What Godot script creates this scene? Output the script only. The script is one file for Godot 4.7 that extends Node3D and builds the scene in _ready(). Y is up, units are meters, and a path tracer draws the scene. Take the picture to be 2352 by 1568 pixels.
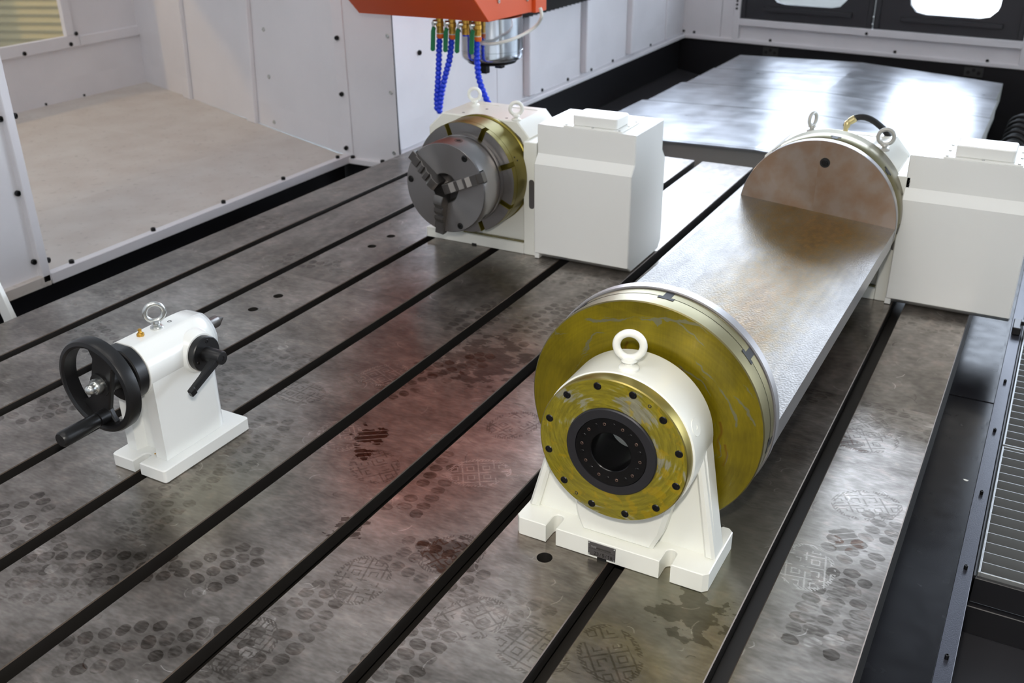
extends Node3D
# Inside of a large gantry milling machine: T-slotted table with two rotary heads, a trunnion bed and a hand tailstock.

const H := 0.927           # eye height over the table top
const AX := -0.437         # trunnion axis
const AY := 0.203
var rng := RandomNumberGenerator.new()
var used := {}
var K := {}                # materials
var dim := 1.0

# ---------------------------------------------------------------- mesh builder
class M:
	var surf: Array = []
	var v: PackedVector3Array
	var n: PackedVector3Array
	var t: PackedVector2Array
	var mat: Material
	var o := Vector3.ZERO
	var x := Transform3D.IDENTITY
	var flat_uv := false       # uv from world x, z
	var uvr := Rect2()
	func _init(origin := Vector3.ZERO, m: Material = null):
		o = origin
		use(m)
	func use(m: Material):
		flush()
		mat = m
	func flush():
		if v.size() > 0:
			surf.append([v, n, t, mat])
		v = PackedVector3Array()
		n = PackedVector3Array()
		t = PackedVector2Array()
	func tri(a: Vector3, b: Vector3, c: Vector3, na: Vector3, nb: Vector3, nc: Vector3, ua := Vector2.ZERO, ub := Vector2.ZERO, uc := Vector2.ZERO):
		var g := (b - a).cross(c - a)
		if g.length_squared() < 1e-18:
			return
		var ps := [a, b, c]
		var ns := [na, nb, nc]
		var us := [ua, ub, uc]
		var order := [0, 1, 2]
		if g.dot(na + nb + nc) > 0.0:      # front faces run clockwise
			order = [0, 2, 1]
		for k in order:
			var p: Vector3 = x * ps[k]
			v.append(p - o)
			n.append((x.basis * ns[k]).normalized())
			t.append(Vector2((p.x - uvr.position.x) / uvr.size.x, (p.z - uvr.position.y) / uvr.size.y) if flat_uv else us[k])
	func quad(a: Vector3, b: Vector3, c: Vector3, d: Vector3, nrm: Vector3, ua := Vector2(0, 0), ub := Vector2(1, 0), uc := Vector2(1, 1), ud := Vector2(0, 1)):
		tri(a, b, c, nrm, nrm, nrm, ua, ub, uc)
		tri(a, c, d, nrm, nrm, nrm, ua, uc, ud)
	func quadn(a: Vector3, b: Vector3, c: Vector3, d: Vector3, na: Vector3, nb: Vector3, nc: Vector3, nd: Vector3, ua: Vector2, ub: Vector2, uc: Vector2, ud: Vector2):
		tri(a, b, c, na, nb, nc, ua, ub, uc)
		tri(a, c, d, na, nc, nd, ua, uc, ud)
	# a flat outline in x, y drawn out along z, its edges bevelled
	func ext(outline: PackedVector2Array, z0: float, z1: float, bev := 0.0, cap: Material = null):
		var p: PackedVector2Array = []
		for q in outline:
			if p.is_empty() or p[p.size() - 1].distance_to(q) > 1e-5:
				p.append(q)
		while p.size() > 3 and p[0].distance_to(p[p.size() - 1]) < 1e-5:
			p.remove_at(p.size() - 1)
		var area := 0.0
		for i in p.size():
			area += p[i].cross(p[(i + 1) % p.size()])
		if area < 0.0:
			p.reverse()
		var c := p.size()
		var en: PackedVector2Array = []
		for i in c:
			var d := (p[(i + 1) % c] - p[i]).normalized()
			en.append(Vector2(d.y, -d.x))
		var na: PackedVector2Array = []       # normal at the start of edge i
		var nb: PackedVector2Array = []       # and at its end
		var ins: PackedVector2Array = []
		for i in c:
			var q := en[(i + c - 1) % c]
			na.append((q + en[i]).normalized() if q.dot(en[i]) > 0.8 else en[i])
			var r := en[(i + 1) % c]
			nb.append((r + en[i]).normalized() if r.dot(en[i]) > 0.8 else en[i])
			var s := q + en[i]
			ins.append(p[i] - s * (bev / maxf(0.3, 1.0 + q.dot(en[i]))))
		var za := minf(z0, z1)
		var zb := maxf(z0, z1)
		var run := 0.0
		for i in c:
			var j := (i + 1) % c
			var l := p[i].distance_to(p[j])
			var A := Vector3(na[i].x, na[i].y, 0)
			var B := Vector3(nb[i].x, nb[i].y, 0)
			quadn(Vector3(p[i].x, p[i].y, za + bev), Vector3(p[j].x, p[j].y, za + bev), Vector3(p[j].x, p[j].y, zb - bev), Vector3(p[i].x, p[i].y, zb - bev), A, B, B, A, Vector2(run, za), Vector2(run + l, za), Vector2(run + l, zb), Vector2(run, zb))
			if bev > 0.0:
				for e in [[za, 1.0, -1.0], [zb, -1.0, 1.0]]:
					var up := Vector3(0, 0, e[2])
					quadn(Vector3(p[i].x, p[i].y, e[0] + bev * e[1]), Vector3(p[j].x, p[j].y, e[0] + bev * e[1]), Vector3(ins[j].x, ins[j].y, e[0]), Vector3(ins[i].x, ins[i].y, e[0]), (A + up).normalized(), (B + up).normalized(), (B + up).normalized(), (A + up).normalized(), Vector2(run, za), Vector2(run + l, za), Vector2(run + l, za), Vector2(run, za))
			run += l
		var side := mat
		if cap:
			use(cap)
		var face := ins if bev > 0.0 else p
		var ix := Geometry2D.triangulate_polygon(face)
		for e in [[za, -1.0], [zb, 1.0]]:
			var up := Vector3(0, 0, e[1])
			for k in range(0, ix.size(), 3):
				var q := [face[ix[k]], face[ix[k + 1]], face[ix[k + 2]]]
				tri(Vector3(q[0].x, q[0].y, e[0]), Vector3(q[1].x, q[1].y, e[0]), Vector3(q[2].x, q[2].y, e[0]), up, up, up, q[0], q[1], q[2])
		if cap:
			use(side)
	func box(a: Vector3, b: Vector3, bev := 0.0):
		var lo := Vector3(minf(a.x, b.x), minf(a.y, b.y), minf(a.z, b.z))
		var hi := Vector3(maxf(a.x, b.x), maxf(a.y, b.y), maxf(a.z, b.z))
		var s := bev
		var pts: PackedVector2Array
		if s > 0.0:
			pts = [Vector2(lo.x + s, lo.y), Vector2(hi.x - s, lo.y), Vector2(hi.x, lo.y + s), Vector2(hi.x, hi.y - s), Vector2(hi.x - s, hi.y), Vector2(lo.x + s, hi.y), Vector2(lo.x, hi.y - s), Vector2(lo.x, lo.y + s)]
		else:
			pts = [Vector2(lo.x, lo.y), Vector2(hi.x, lo.y), Vector2(hi.x, hi.y), Vector2(lo.x, hi.y)]
		ext(pts, lo.z, hi.z, bev)
	# (radius, height) pairs turned about z; going up along the outside
	func lathe(pr: Array, seg := 48, a0 := 0.0, a1 := TAU):
		var c := pr.size()
		var en: PackedVector2Array = []
		for i in c - 1:
			var d: Vector2 = (pr[i + 1] - pr[i]).normalized()
			en.append(Vector2(d.y, -d.x))
		var run := 0.0
		for i in c - 1:
			var A := en[i]
			var B := en[i]
			if i > 0 and en[i - 1].dot(en[i]) > 0.75:
				A = (en[i - 1] + en[i]).normalized()
			if i < c - 2 and en[i + 1].dot(en[i]) > 0.75:
				B = (en[i + 1] + en[i]).normalized()
			var p: Vector2 = pr[i]
			var q: Vector2 = pr[i + 1]
			var l := p.distance_to(q)
			for k in seg:
				var f0 := float(k) / seg
				var f1 := float(k + 1) / seg
				var s0 := Vector2.from_angle(lerpf(a0, a1, f0))
				var s1 := Vector2.from_angle(lerpf(a0, a1, f1))
				quadn(Vector3(s0.x * p.x, s0.y * p.x, p.y), Vector3(s1.x * p.x, s1.y * p.x, p.y), Vector3(s1.x * q.x, s1.y * q.x, q.y), Vector3(s0.x * q.x, s0.y * q.x, q.y),
					Vector3(s0.x * A.x, s0.y * A.x, A.y), Vector3(s1.x * A.x, s1.y * A.x, A.y), Vector3(s1.x * B.x, s1.y * B.x, B.y), Vector3(s0.x * B.x, s0.y * B.x, B.y),
					Vector2(f0, run), Vector2(f1, run), Vector2(f1, run + l), Vector2(f0, run + l))
			run += l
	func ring(R: float, r: float, seg := 32, sides := 14, sq := 1.0):
		for k in seg:
			for j in sides:
				var q := []
				for e in [[k, j], [k + 1, j], [k + 1, j + 1], [k, j + 1]]:
					var a: float = TAU * e[0] / seg
					var b: float = TAU * e[1] / sides
					var d := Vector3(cos(a), sin(a), 0)
					q.append([d * (R + r * cos(b)) + Vector3(0, 0, r * sq * sin(b)), d * cos(b) + Vector3(0, 0, sin(b))])
				quadn(q[0][0], q[1][0], q[2][0], q[3][0], q[0][1], q[1][1], q[2][1], q[3][1], Vector2.ZERO, Vector2.RIGHT, Vector2.ONE, Vector2.DOWN)
	func tube(path: PackedVector3Array, r: float, seg := 12):
		var c := path.size()
		var prev: Array = []
		var side := Vector3.ZERO
		for i in c:
			var d := (path[mini(i + 1, c - 1)] - path[maxi(i - 1, 0)]).normalized()
			if side == Vector3.ZERO:
				side = d.cross(Vector3.UP if absf(d.y) < 0.9 else Vector3.RIGHT).normalized()
			side = (side - d * side.dot(d)).normalized()
			var up := d.cross(side)
			var loop := []
			for k in seg + 1:
				var a := TAU * k / seg
				var nn := side * cos(a) + up * sin(a)
				loop.append([path[i] + nn * r, nn])
			for k in seg:
				if i > 0:
					quadn(prev[k][0], prev[k + 1][0], loop[k + 1][0], loop[k][0], prev[k][1], prev[k + 1][1], loop[k + 1][1], loop[k][1], Vector2.ZERO, Vector2.RIGHT, Vector2.ONE, Vector2.DOWN)
				if i == 0 or i == c - 1:
					var e := -d if i == 0 else d
					tri(path[i], loop[k][0], loop[k + 1][0], e, e, e)
			prev = loop
	# a rectangular plate with a rounded opening, in x, y, from z0 to z1
	func holed(r: Rect2, at: Vector2, half: Vector2, rad: float, z0: float, z1: float, seg := 40, inner: Material = null):
		var angles := []
		for k in seg:
			angles.append(TAU * k / seg)
		for cnr in [r.position, r.end, Vector2(r.position.x, r.end.y), Vector2(r.end.x, r.position.y)]:
			angles.append(fposmod((cnr - at).angle(), TAU))
		angles.sort()
		var inn := []
		var out := []
		for a in angles:
			var d := Vector2.from_angle(a)
			var lo := 0.0
			var hi := half.length() + 0.001
			for k in 24:
				var mid := (lo + hi) * 0.5
				var q := (d * mid).abs() - half + Vector2(rad, rad)
				var sd := Vector2(maxf(q.x, 0), maxf(q.y, 0)).length() + minf(maxf(q.x, q.y), 0.0) - rad
				if sd < 0.0:
					lo = mid
				else:
					hi = mid
			inn.append(at + d * lo)
			var s := INF
			if d.x > 1e-6: s = minf(s, (r.end.x - at.x) / d.x)
			if d.x < -1e-6: s = minf(s, (r.position.x - at.x) / d.x)
			if d.y > 1e-6: s = minf(s, (r.end.y - at.y) / d.y)
			if d.y < -1e-6: s = minf(s, (r.position.y - at.y) / d.y)
			out.append(at + d * s)
		var keep := mat
		for i in angles.size():
			var j := (i + 1) % angles.size()
			for e in [[z0, -1.0], [z1, 1.0]]:
				quad(Vector3(inn[i].x, inn[i].y, e[0]), Vector3(inn[j].x, inn[j].y, e[0]), Vector3(out[j].x, out[j].y, e[0]), Vector3(out[i].x, out[i].y, e[0]), Vector3(0, 0, e[1] * signf(z1 - z0)), inn[i], inn[j], out[j], out[i])
			var oe: Vector2 = out[j] - out[i]
			if oe.length() > 1e-5:
				quad(Vector3(out[i].x, out[i].y, z0), Vector3(out[j].x, out[j].y, z0), Vector3(out[j].x, out[j].y, z1), Vector3(out[i].x, out[i].y, z1), Vector3(oe.y, -oe.x, 0).normalized())
		if inner:
			use(inner)
		for i in angles.size():
			var j := (i + 1) % angles.size()
			var ni: Vector2 = (at - inn[i]).normalized()
			var nj: Vector2 = (at - inn[j]).normalized()
			quadn(Vector3(inn[i].x, inn[i].y, z0), Vector3(inn[j].x, inn[j].y, z0), Vector3(inn[j].x, inn[j].y, z1), Vector3(inn[i].x, inn[i].y, z1), Vector3(ni.x, ni.y, 0), Vector3(nj.x, nj.y, 0), Vector3(nj.x, nj.y, 0), Vector3(ni.x, ni.y, 0), Vector2.ZERO, Vector2.RIGHT, Vector2.ONE, Vector2.DOWN)
		if inner:
			use(keep)
	func mesh() -> ArrayMesh:
		flush()
		var am := ArrayMesh.new()
		for s in surf:
			var a := []
			a.resize(Mesh.ARRAY_MAX)
			a[Mesh.ARRAY_VERTEX] = s[0]
			a[Mesh.ARRAY_NORMAL] = s[1]
			a[Mesh.ARRAY_TEX_UV] = s[2]
			am.add_surface_from_arrays(Mesh.PRIMITIVE_TRIANGLES, a)
			am.surface_set_material(am.get_surface_count() - 1, s[3])
		return am

# ---------------------------------------------------------------- naming
func numbered(called: String, parent: Node) -> String:
	var key := str(parent.get_instance_id()) + called
	used[key] = used.get(key, -1) + 1
	return called if used[key] == 0 else "%s_%03d" % [called, used[key]]

func thing(called: String, label: String, category: String, at: Vector3, group := "") -> Node3D:
	var t := Node3D.new()
	t.name = numbered(called, self)
	add_child(t)
	t.position = at
	tag(t, label, category, group)
	return t

func tag(t: Node, label: String, category: String, group := ""):
	t.set_meta("label", label)
	t.set_meta("category", category)
	if group:
		t.set_meta("group", group)

func obj(called: String, m: M, parent: Node = self) -> MeshInstance3D:
	return put(called, m.mesh(), parent)

func put(called: String, mesh: Mesh, parent: Node, at := Transform3D.IDENTITY, mat: Material = null) -> MeshInstance3D:
	var i := MeshInstance3D.new()
	i.mesh = mesh
	i.name = numbered(called, parent)
	i.transform = at
	if mat:
		i.material_override = mat
	i.cast_shadow = GeometryInstance3D.SHADOW_CASTING_SETTING_ON
	parent.add_child(i)
	return i

func struct(called: String, m: M, label := "", parent: Node = self) -> MeshInstance3D:
	var i := obj(called, m, parent)
	if parent == self:
		i.set_meta("kind", "structure")
		if label:
			i.set_meta("label", label)
			i.set_meta("category", called.split("_")[0])
	return i

# axes: local z turned to world x, y or a given direction
func along(dir: Vector3, at: Vector3) -> Transform3D:
	var z := dir.normalized()
	var xx := (Vector3.UP if absf(z.y) < 0.9 else Vector3.BACK).cross(z).normalized()
	return Transform3D(Basis(xx, z.cross(xx), z), at)

func rrect(w: float, h: float, r: float, k := 5) -> PackedVector2Array:
	var p: PackedVector2Array = []
	for c in [[1, 1, 0], [-1, 1, 1], [-1, -1, 2], [1, -1, 3]]:
		for j in k + 1:
			p.append(Vector2(c[0] * (w / 2 - r), c[1] * (h / 2 - r)) + Vector2.from_angle((c[2] + float(j) / k) * PI / 2) * r)
	return p

func circle(c: Vector2, r: float, k := 48, a0 := 0.0, a1 := TAU, closed := true) -> PackedVector2Array:
	var p: PackedVector2Array = []
	for j in (k if closed else k + 1):
		p.append(c + Vector2.from_angle(lerpf(a0, a1, float(j) / k)) * r)
	return p

# ---------------------------------------------------------------- materials
func noise(w: int, h: int, freq: float, oct: int, sd: int, stretch := Vector2.ONE, kind := FastNoiseLite.TYPE_SIMPLEX_SMOOTH) -> PackedByteArray:
	var f := FastNoiseLite.new()
	f.seed = sd
	f.noise_type = kind
	f.frequency = freq
	f.fractal_octaves = oct
	var im := f.get_image(int(w / stretch.x), int(h / stretch.y))
	im.convert(Image.FORMAT_L8)
	if stretch != Vector2.ONE:
		im.resize(w, h, Image.INTERPOLATE_CUBIC)
	return im.get_data()

func texture(w: int, h: int, fn: Callable) -> ImageTexture:
	var b := PackedByteArray()
	b.resize(w * h * 3)
	var k := 0
	for j in h:
		for i in w:
			var c: Vector3 = fn.call(i, j)
			b[k] = clampi(int(c.x * 255.0), 0, 255)
			b[k + 1] = clampi(int(c.y * 255.0), 0, 255)
			b[k + 2] = clampi(int(c.z * 255.0), 0, 255)
			k += 3
	var im := Image.create_from_data(w, h, false, Image.FORMAT_RGB8, b)
	return ImageTexture.create_from_image(im)

func grey_tex(w: int, h: int, data: PackedByteArray, lo: float, hi: float) -> ImageTexture:
	var b := PackedByteArray()
	b.resize(w * h)
	for i in w * h:
		b[i] = int(255.0 * lerpf(lo, hi, data[i] / 255.0))
	return ImageTexture.create_from_image(Image.create_from_data(w, h, false, Image.FORMAT_L8, b))

func bump(w: int, h: int, data: PackedByteArray, s: float) -> ImageTexture:
	var im := Image.create_from_data(w, h, false, Image.FORMAT_L8, data)
	im.convert(Image.FORMAT_RGBA8)
	im.bump_map_to_normal_map(s)
	return ImageTexture.create_from_image(im)

func mt(called: String, c: Color, rough: float, metal := 0.0, coat := 0.0) -> StandardMaterial3D:
	var m := StandardMaterial3D.new()
	m.resource_name = called
	m.albedo_color = c
	m.roughness = rough
	m.metallic = metal
	if coat > 0.0:
		m.clearcoat_enabled = true
		m.clearcoat = coat
		m.clearcoat_roughness = 0.08
	K[called] = m
	return m

func tri_map(m: StandardMaterial3D, t: Texture2D, per_metre: float, world := false, off := Vector3.ZERO):
	m.albedo_texture = t
	m.uv1_triplanar = true
	m.uv1_world_triplanar = world
	m.uv1_scale = Vector3.ONE * per_metre
	m.uv1_offset = off

func turned(m: StandardMaterial3D, a: float):
	m.anisotropy_enabled = true
	m.anisotropy = a

# oily boot prints, lattice soles and blots laid over the ground steel of the table
const STUDS := [[-1.272, -0.746, 1.13, 0.20], [-1.102, -0.720, 2.1, 0.24], [-0.923, -0.640, 2.3, 0.22], [-0.938, -0.807, 2.78, 0.13], [-0.767, -0.765, 3.14, 0.2], [-0.984, -1.466, 2.70, 0.27],
	[-0.797, -1.131, -3.02, 0.2], [-0.664, -0.958, 1.49, 0.18], [-0.603, -0.778, 2.97, 0.18], [-0.135, -1.13, 3.05, 0.21], [-0.128, -1.309, 2.9, 0.17], [-0.913, -1.772, 3.07, 0.25], [-1.046, -1.740, 3.05, 0.2],
	[-1.575, -0.998, 2.56, 0.2], [-0.854, -1.976, 2.91, 0.2], [-1.70, -1.25, 1.2, 0.25], [-1.613, -1.838, 1.70, 0.18]]
const LATTICE := [[-0.754, -1.364], [-0.898, -1.134], [-0.731, -1.199], [-0.741, -0.883], [-1.180, -1.280], [-1.079, -1.414], [-0.198, -1.664], [-0.140, -1.405], [-0.188, -1.209], [-0.461, -0.874], [-0.656, -0.995],
	[-1.012, -1.186], [-0.179, -1.606], [-0.799, -0.704], [-1.080, -2.1], [-0.561, -0.886], [-0.368, -0.915]]
const BLOTS := [[-0.964, -1.211, 0.04, 0.75], [-0.939, -1.159, 0.025, 0.7], [-0.833, -0.974, 0.035, 0.5], [-0.936, -1.56, 0.12, 0.3], [-0.67, -0.99, 0.05, 0.35], [-1.62, -1.72, 0.03, 0.2], [-0.30, -1.036, 0.06, 0.3], [-0.2, -1.58, 0.03, 0.3],
	[-1.5, -1.15, 0.05, 0.25], [-0.15, -1.3, 0.035, 0.3]]

func table_texture(w: int, h: int, r: Rect2, sd: int) -> ImageTexture:
	var n1 := noise(w, h, 0.006, 4, sd, Vector2(2, 2))
	var n2 := noise(w, h, 0.02, 4, sd + 1, Vector2(1, 1))
	var n3 := noise(w, h, 0.09, 3, sd + 2, Vector2(2, 1))
	var sx := r.size.x / w
	var sz := r.size.y / h
	var s := PackedByteArray()
	s.resize(w * h)
	s.fill(128)
	var all := STUDS.duplicate()
	for k in 16:
		var ri := rng.randi_range(0, 9)
		all.append([slot_x(ri) - 0.1, rng.randf_range(-2.2, -0.6), rng.randf_range(0.0, TAU), rng.randf_range(0.15, 0.28)])
	for st in all:
		var faint := 1.0 if st in STUDS else 0.5
		var at := Vector2(st[0], st[1])
		var dir := Vector2(sin(st[2]), cos(st[2]))
		var side := Vector2(dir.y, -dir.x)
		var rows := int(st[3] / 0.0235)
		for row in rows:
			for col in 3:
				var ly := (row - (rows - 1) * 0.5 + (0.5 if col == 1 else 0.0)) * 0.0235
				var f := (row + 0.5) / rows
				var half := 0.036 + 0.010 * sin(f * PI) - (0.006 if f > 0.6 else 0.0)
				var lx := (col - 1) * half * 0.72
				if rng.randf() < 0.12:
					continue
				var rx := rng.randf_range(0.0115, 0.0142)
				var ry := rng.randf_range(0.0098, 0.0118)
				var dk := int(128 - rng.randf_range(16, 34) * faint)
				if rng.randf() < 0.03:
					dk = 138
				var c := at + dir * ly + side * lx
				var i0 := int((c.x - 0.02 - r.position.x) / sx)
				var i1 := int((c.x + 0.02 - r.position.x) / sx)
				var j0 := int((c.y - 0.02 - r.position.y) / sz)
				var j1 := int((c.y + 0.02 - r.position.y) / sz)
				for j in range(maxi(j0, 0), mini(j1, h)):
					for i in range(maxi(i0, 0), mini(i1, w)):
						var p := Vector2(r.position.x + i * sx, r.position.y + j * sz) - at
						var a := p.dot(side)
						var b := p.dot(dir)
						if absf(a) > half:
							continue
						var e := Vector2((a - lx) / rx, (b - ly) / ry).length()
						if e < 0.93 + (n2[j * w + i] - 128) * 0.0016:
							s[j * w + i] = dk + (n3[j * w + i] - 128) / 9
	# short pale scuffs from dragged soles and chips
	for k in 900:
		var c := Vector2(rng.randf_range(-1.95, -0.1), rng.randf_range(-2.3, -0.55))
		var dir := Vector2.from_angle(rng.randf_range(0.0, TAU))
		var l := rng.randf_range(0.004, 0.03)
		var up := rng.randi_range(5, 26) * (1 if rng.randf() < 0.72 else -1)
		var nst := int(l / minf(sx, sz)) * 2
		for q in nst:
			var p := c + dir * (l * q / nst) + Vector2(-dir.y, dir.x) * 0.004 * sin(3.0 * q / nst)
			var i := int((p.x - r.position.x) / sx)
			var j := int((p.y - r.position.y) / sz)
			if i > 0 and j > 0 and i < w - 1 and j < h - 1:
				for e in [0, 1, w]:
					s[j * w + i + e] = clampi(s[j * w + i + e] + up / 3, 40, 200)
	var li := 0
	for la in LATTICE:
		li += 1
		var at := Vector2(la[0], la[1])
		var ang := li * 1.9
		var dir := Vector2.from_angle(ang)
		var side := Vector2(-dir.y, dir.x)
		var dk := 104 if li % 3 else 146
		var i0 := int((at.x - 0.06 - r.position.x) / sx)
		var i1 := int((at.x + 0.06 - r.position.x) / sx)
		var j0 := int((at.y - 0.06 - r.position.y) / sz)
		var j1 := int((at.y + 0.06 - r.position.y) / sz)
		for j in range(maxi(j0, 0), mini(j1, h)):
			for i in range(maxi(i0, 0), mini(i1, w)):
				var p := Vector2(r.position.x + i * sx, r.position.y + j * sz) - at
				var a := p.dot(dir)
				var b := p.dot(side)
				var e := Vector2(a / 0.055, b / 0.042).length()
				if e > 1.0 or n1[j * w + i] % 64 < 12:
					continue
				var fa := absf(fposmod(a, 0.027) - 0.0135)
				var fb := absf(fposmod(b, 0.027) - 0.0135)
				var q := maxf(fa, fb)
				if q > 0.0122 or (q > 0.0045 and q < 0.0066) or (e > 0.86 and fposmod(a + b, 0.006) < 0.003):
					s[j * w + i] = dk
	for bl in BLOTS:
		var at := Vector2(bl[0], bl[1])
		var rad: float = bl[2]
		var i0 := int((at.x - rad - r.position.x) / sx)
		var i1 := int((at.x + rad - r.position.x) / sx)
		var j0 := int((at.y - rad - r.position.y) / sz)
		var j1 := int((at.y + rad - r.position.y) / sz)
		for j in range(maxi(j0, 0), mini(j1, h)):
			for i in range(maxi(i0, 0), mini(i1, w)):
				var p := Vector2(r.position.x + i * sx, r.position.y + j * sz) - at
				var e := p.length() / rad + (n2[j * w + i] - 128) * 0.006
				if e < 0.7 and (rad > 0.045 or fposmod(p.x * 0.7 + p.y, 0.017) < 0.0135):
					s[j * w + i] = maxi(30, int(s[j * w + i] - 90.0 * bl[3]))
	# broad tones: rust-pink in the middle of the table, greener grey to the sides, paler wear
	var tint := Image.create(96, 96, false, Image.FORMAT_RGB8)
	for j in 96:
		for i in 96:
			var p := Vector2(r.position.x + (i + 0.5) / 96.0 * r.size.x, r.position.y + (j + 0.5) / 96.0 * r.size.y)
			var rust := 0.9 * exp(-Vector2((p.x + 0.80) / 0.27, (p.y + 1.22) / 0.50).length_squared()) + 0.7 * exp(-Vector2((p.x + 0.95) / 0.12, (p.y + 1.62) / 0.16).length_squared())
			rust += 0.9 * exp(-Vector2((p.x + 0.63) / 0.04, (p.y + 1.17) / 0.10).length_squared())
			var pale := 0.55 * exp(-Vector2((p.x + 0.60) / 0.35, (p.y + 0.88) / 0.28).length_squared()) + 0.5 * exp(-Vector2((p.x + 0.15) / 0.10, (p.y + 1.35) / 0.5).length_squared())
			var clean := exp(-Vector2((p.x + 0.33) / 0.12, (p.y + 1.15) / 0.25).length_squared()) + 0.7 * exp(-Vector2((p.x + 1.08) / 0.10, (p.y + 0.95) / 0.13).length_squared())
			tint.set_pixel(i, j, Color(clampf(rust, 0, 1), clampf(pale, 0, 1), clampf(clean, 0, 1)))
	tint.resize(w, h, Image.INTERPOLATE_CUBIC)
	var tb := tint.get_data()
	var b := PackedByteArray()
	b.resize(w * h * 3)
	var k := 0
	for i in w * h:
		var mix := (n1[i] - 128) * 0.20 + (n2[i] - 128) * 0.12 + (n3[i] - 128) * 0.09
		var clean: int = tb[k + 2]
		var g := 98.0 + mix * (1.0 - clean * 0.003) + tb[k + 1] * 0.14
		var d := s[i] - 128
		g += d * (0.95 if d < 0 else 1.2)
		var rust := tb[k] * (0.55 + (n1[i] - 100) * 0.004) * 0.046 + maxf(0.0, n2[i] - 150.0) * 0.06
		if d < -50:
			rust += 14.0
		b[k] = clampi(int((g + 4.0 + rust * 0.62) * 1.24), 0, 255)
		b[k + 1] = clampi(int((g - 1.0 - rust * 0.08 + clean * 0.012) * 1.24), 0, 255)
		b[k + 2] = clampi(int((g - 6.0 - rust * 0.34 - clean * 0.02) * 1.24), 0, 255)
		k += 3
	return ImageTexture.create_from_image(Image.create_from_data(w, h, false, Image.FORMAT_RGB8, b))

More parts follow.
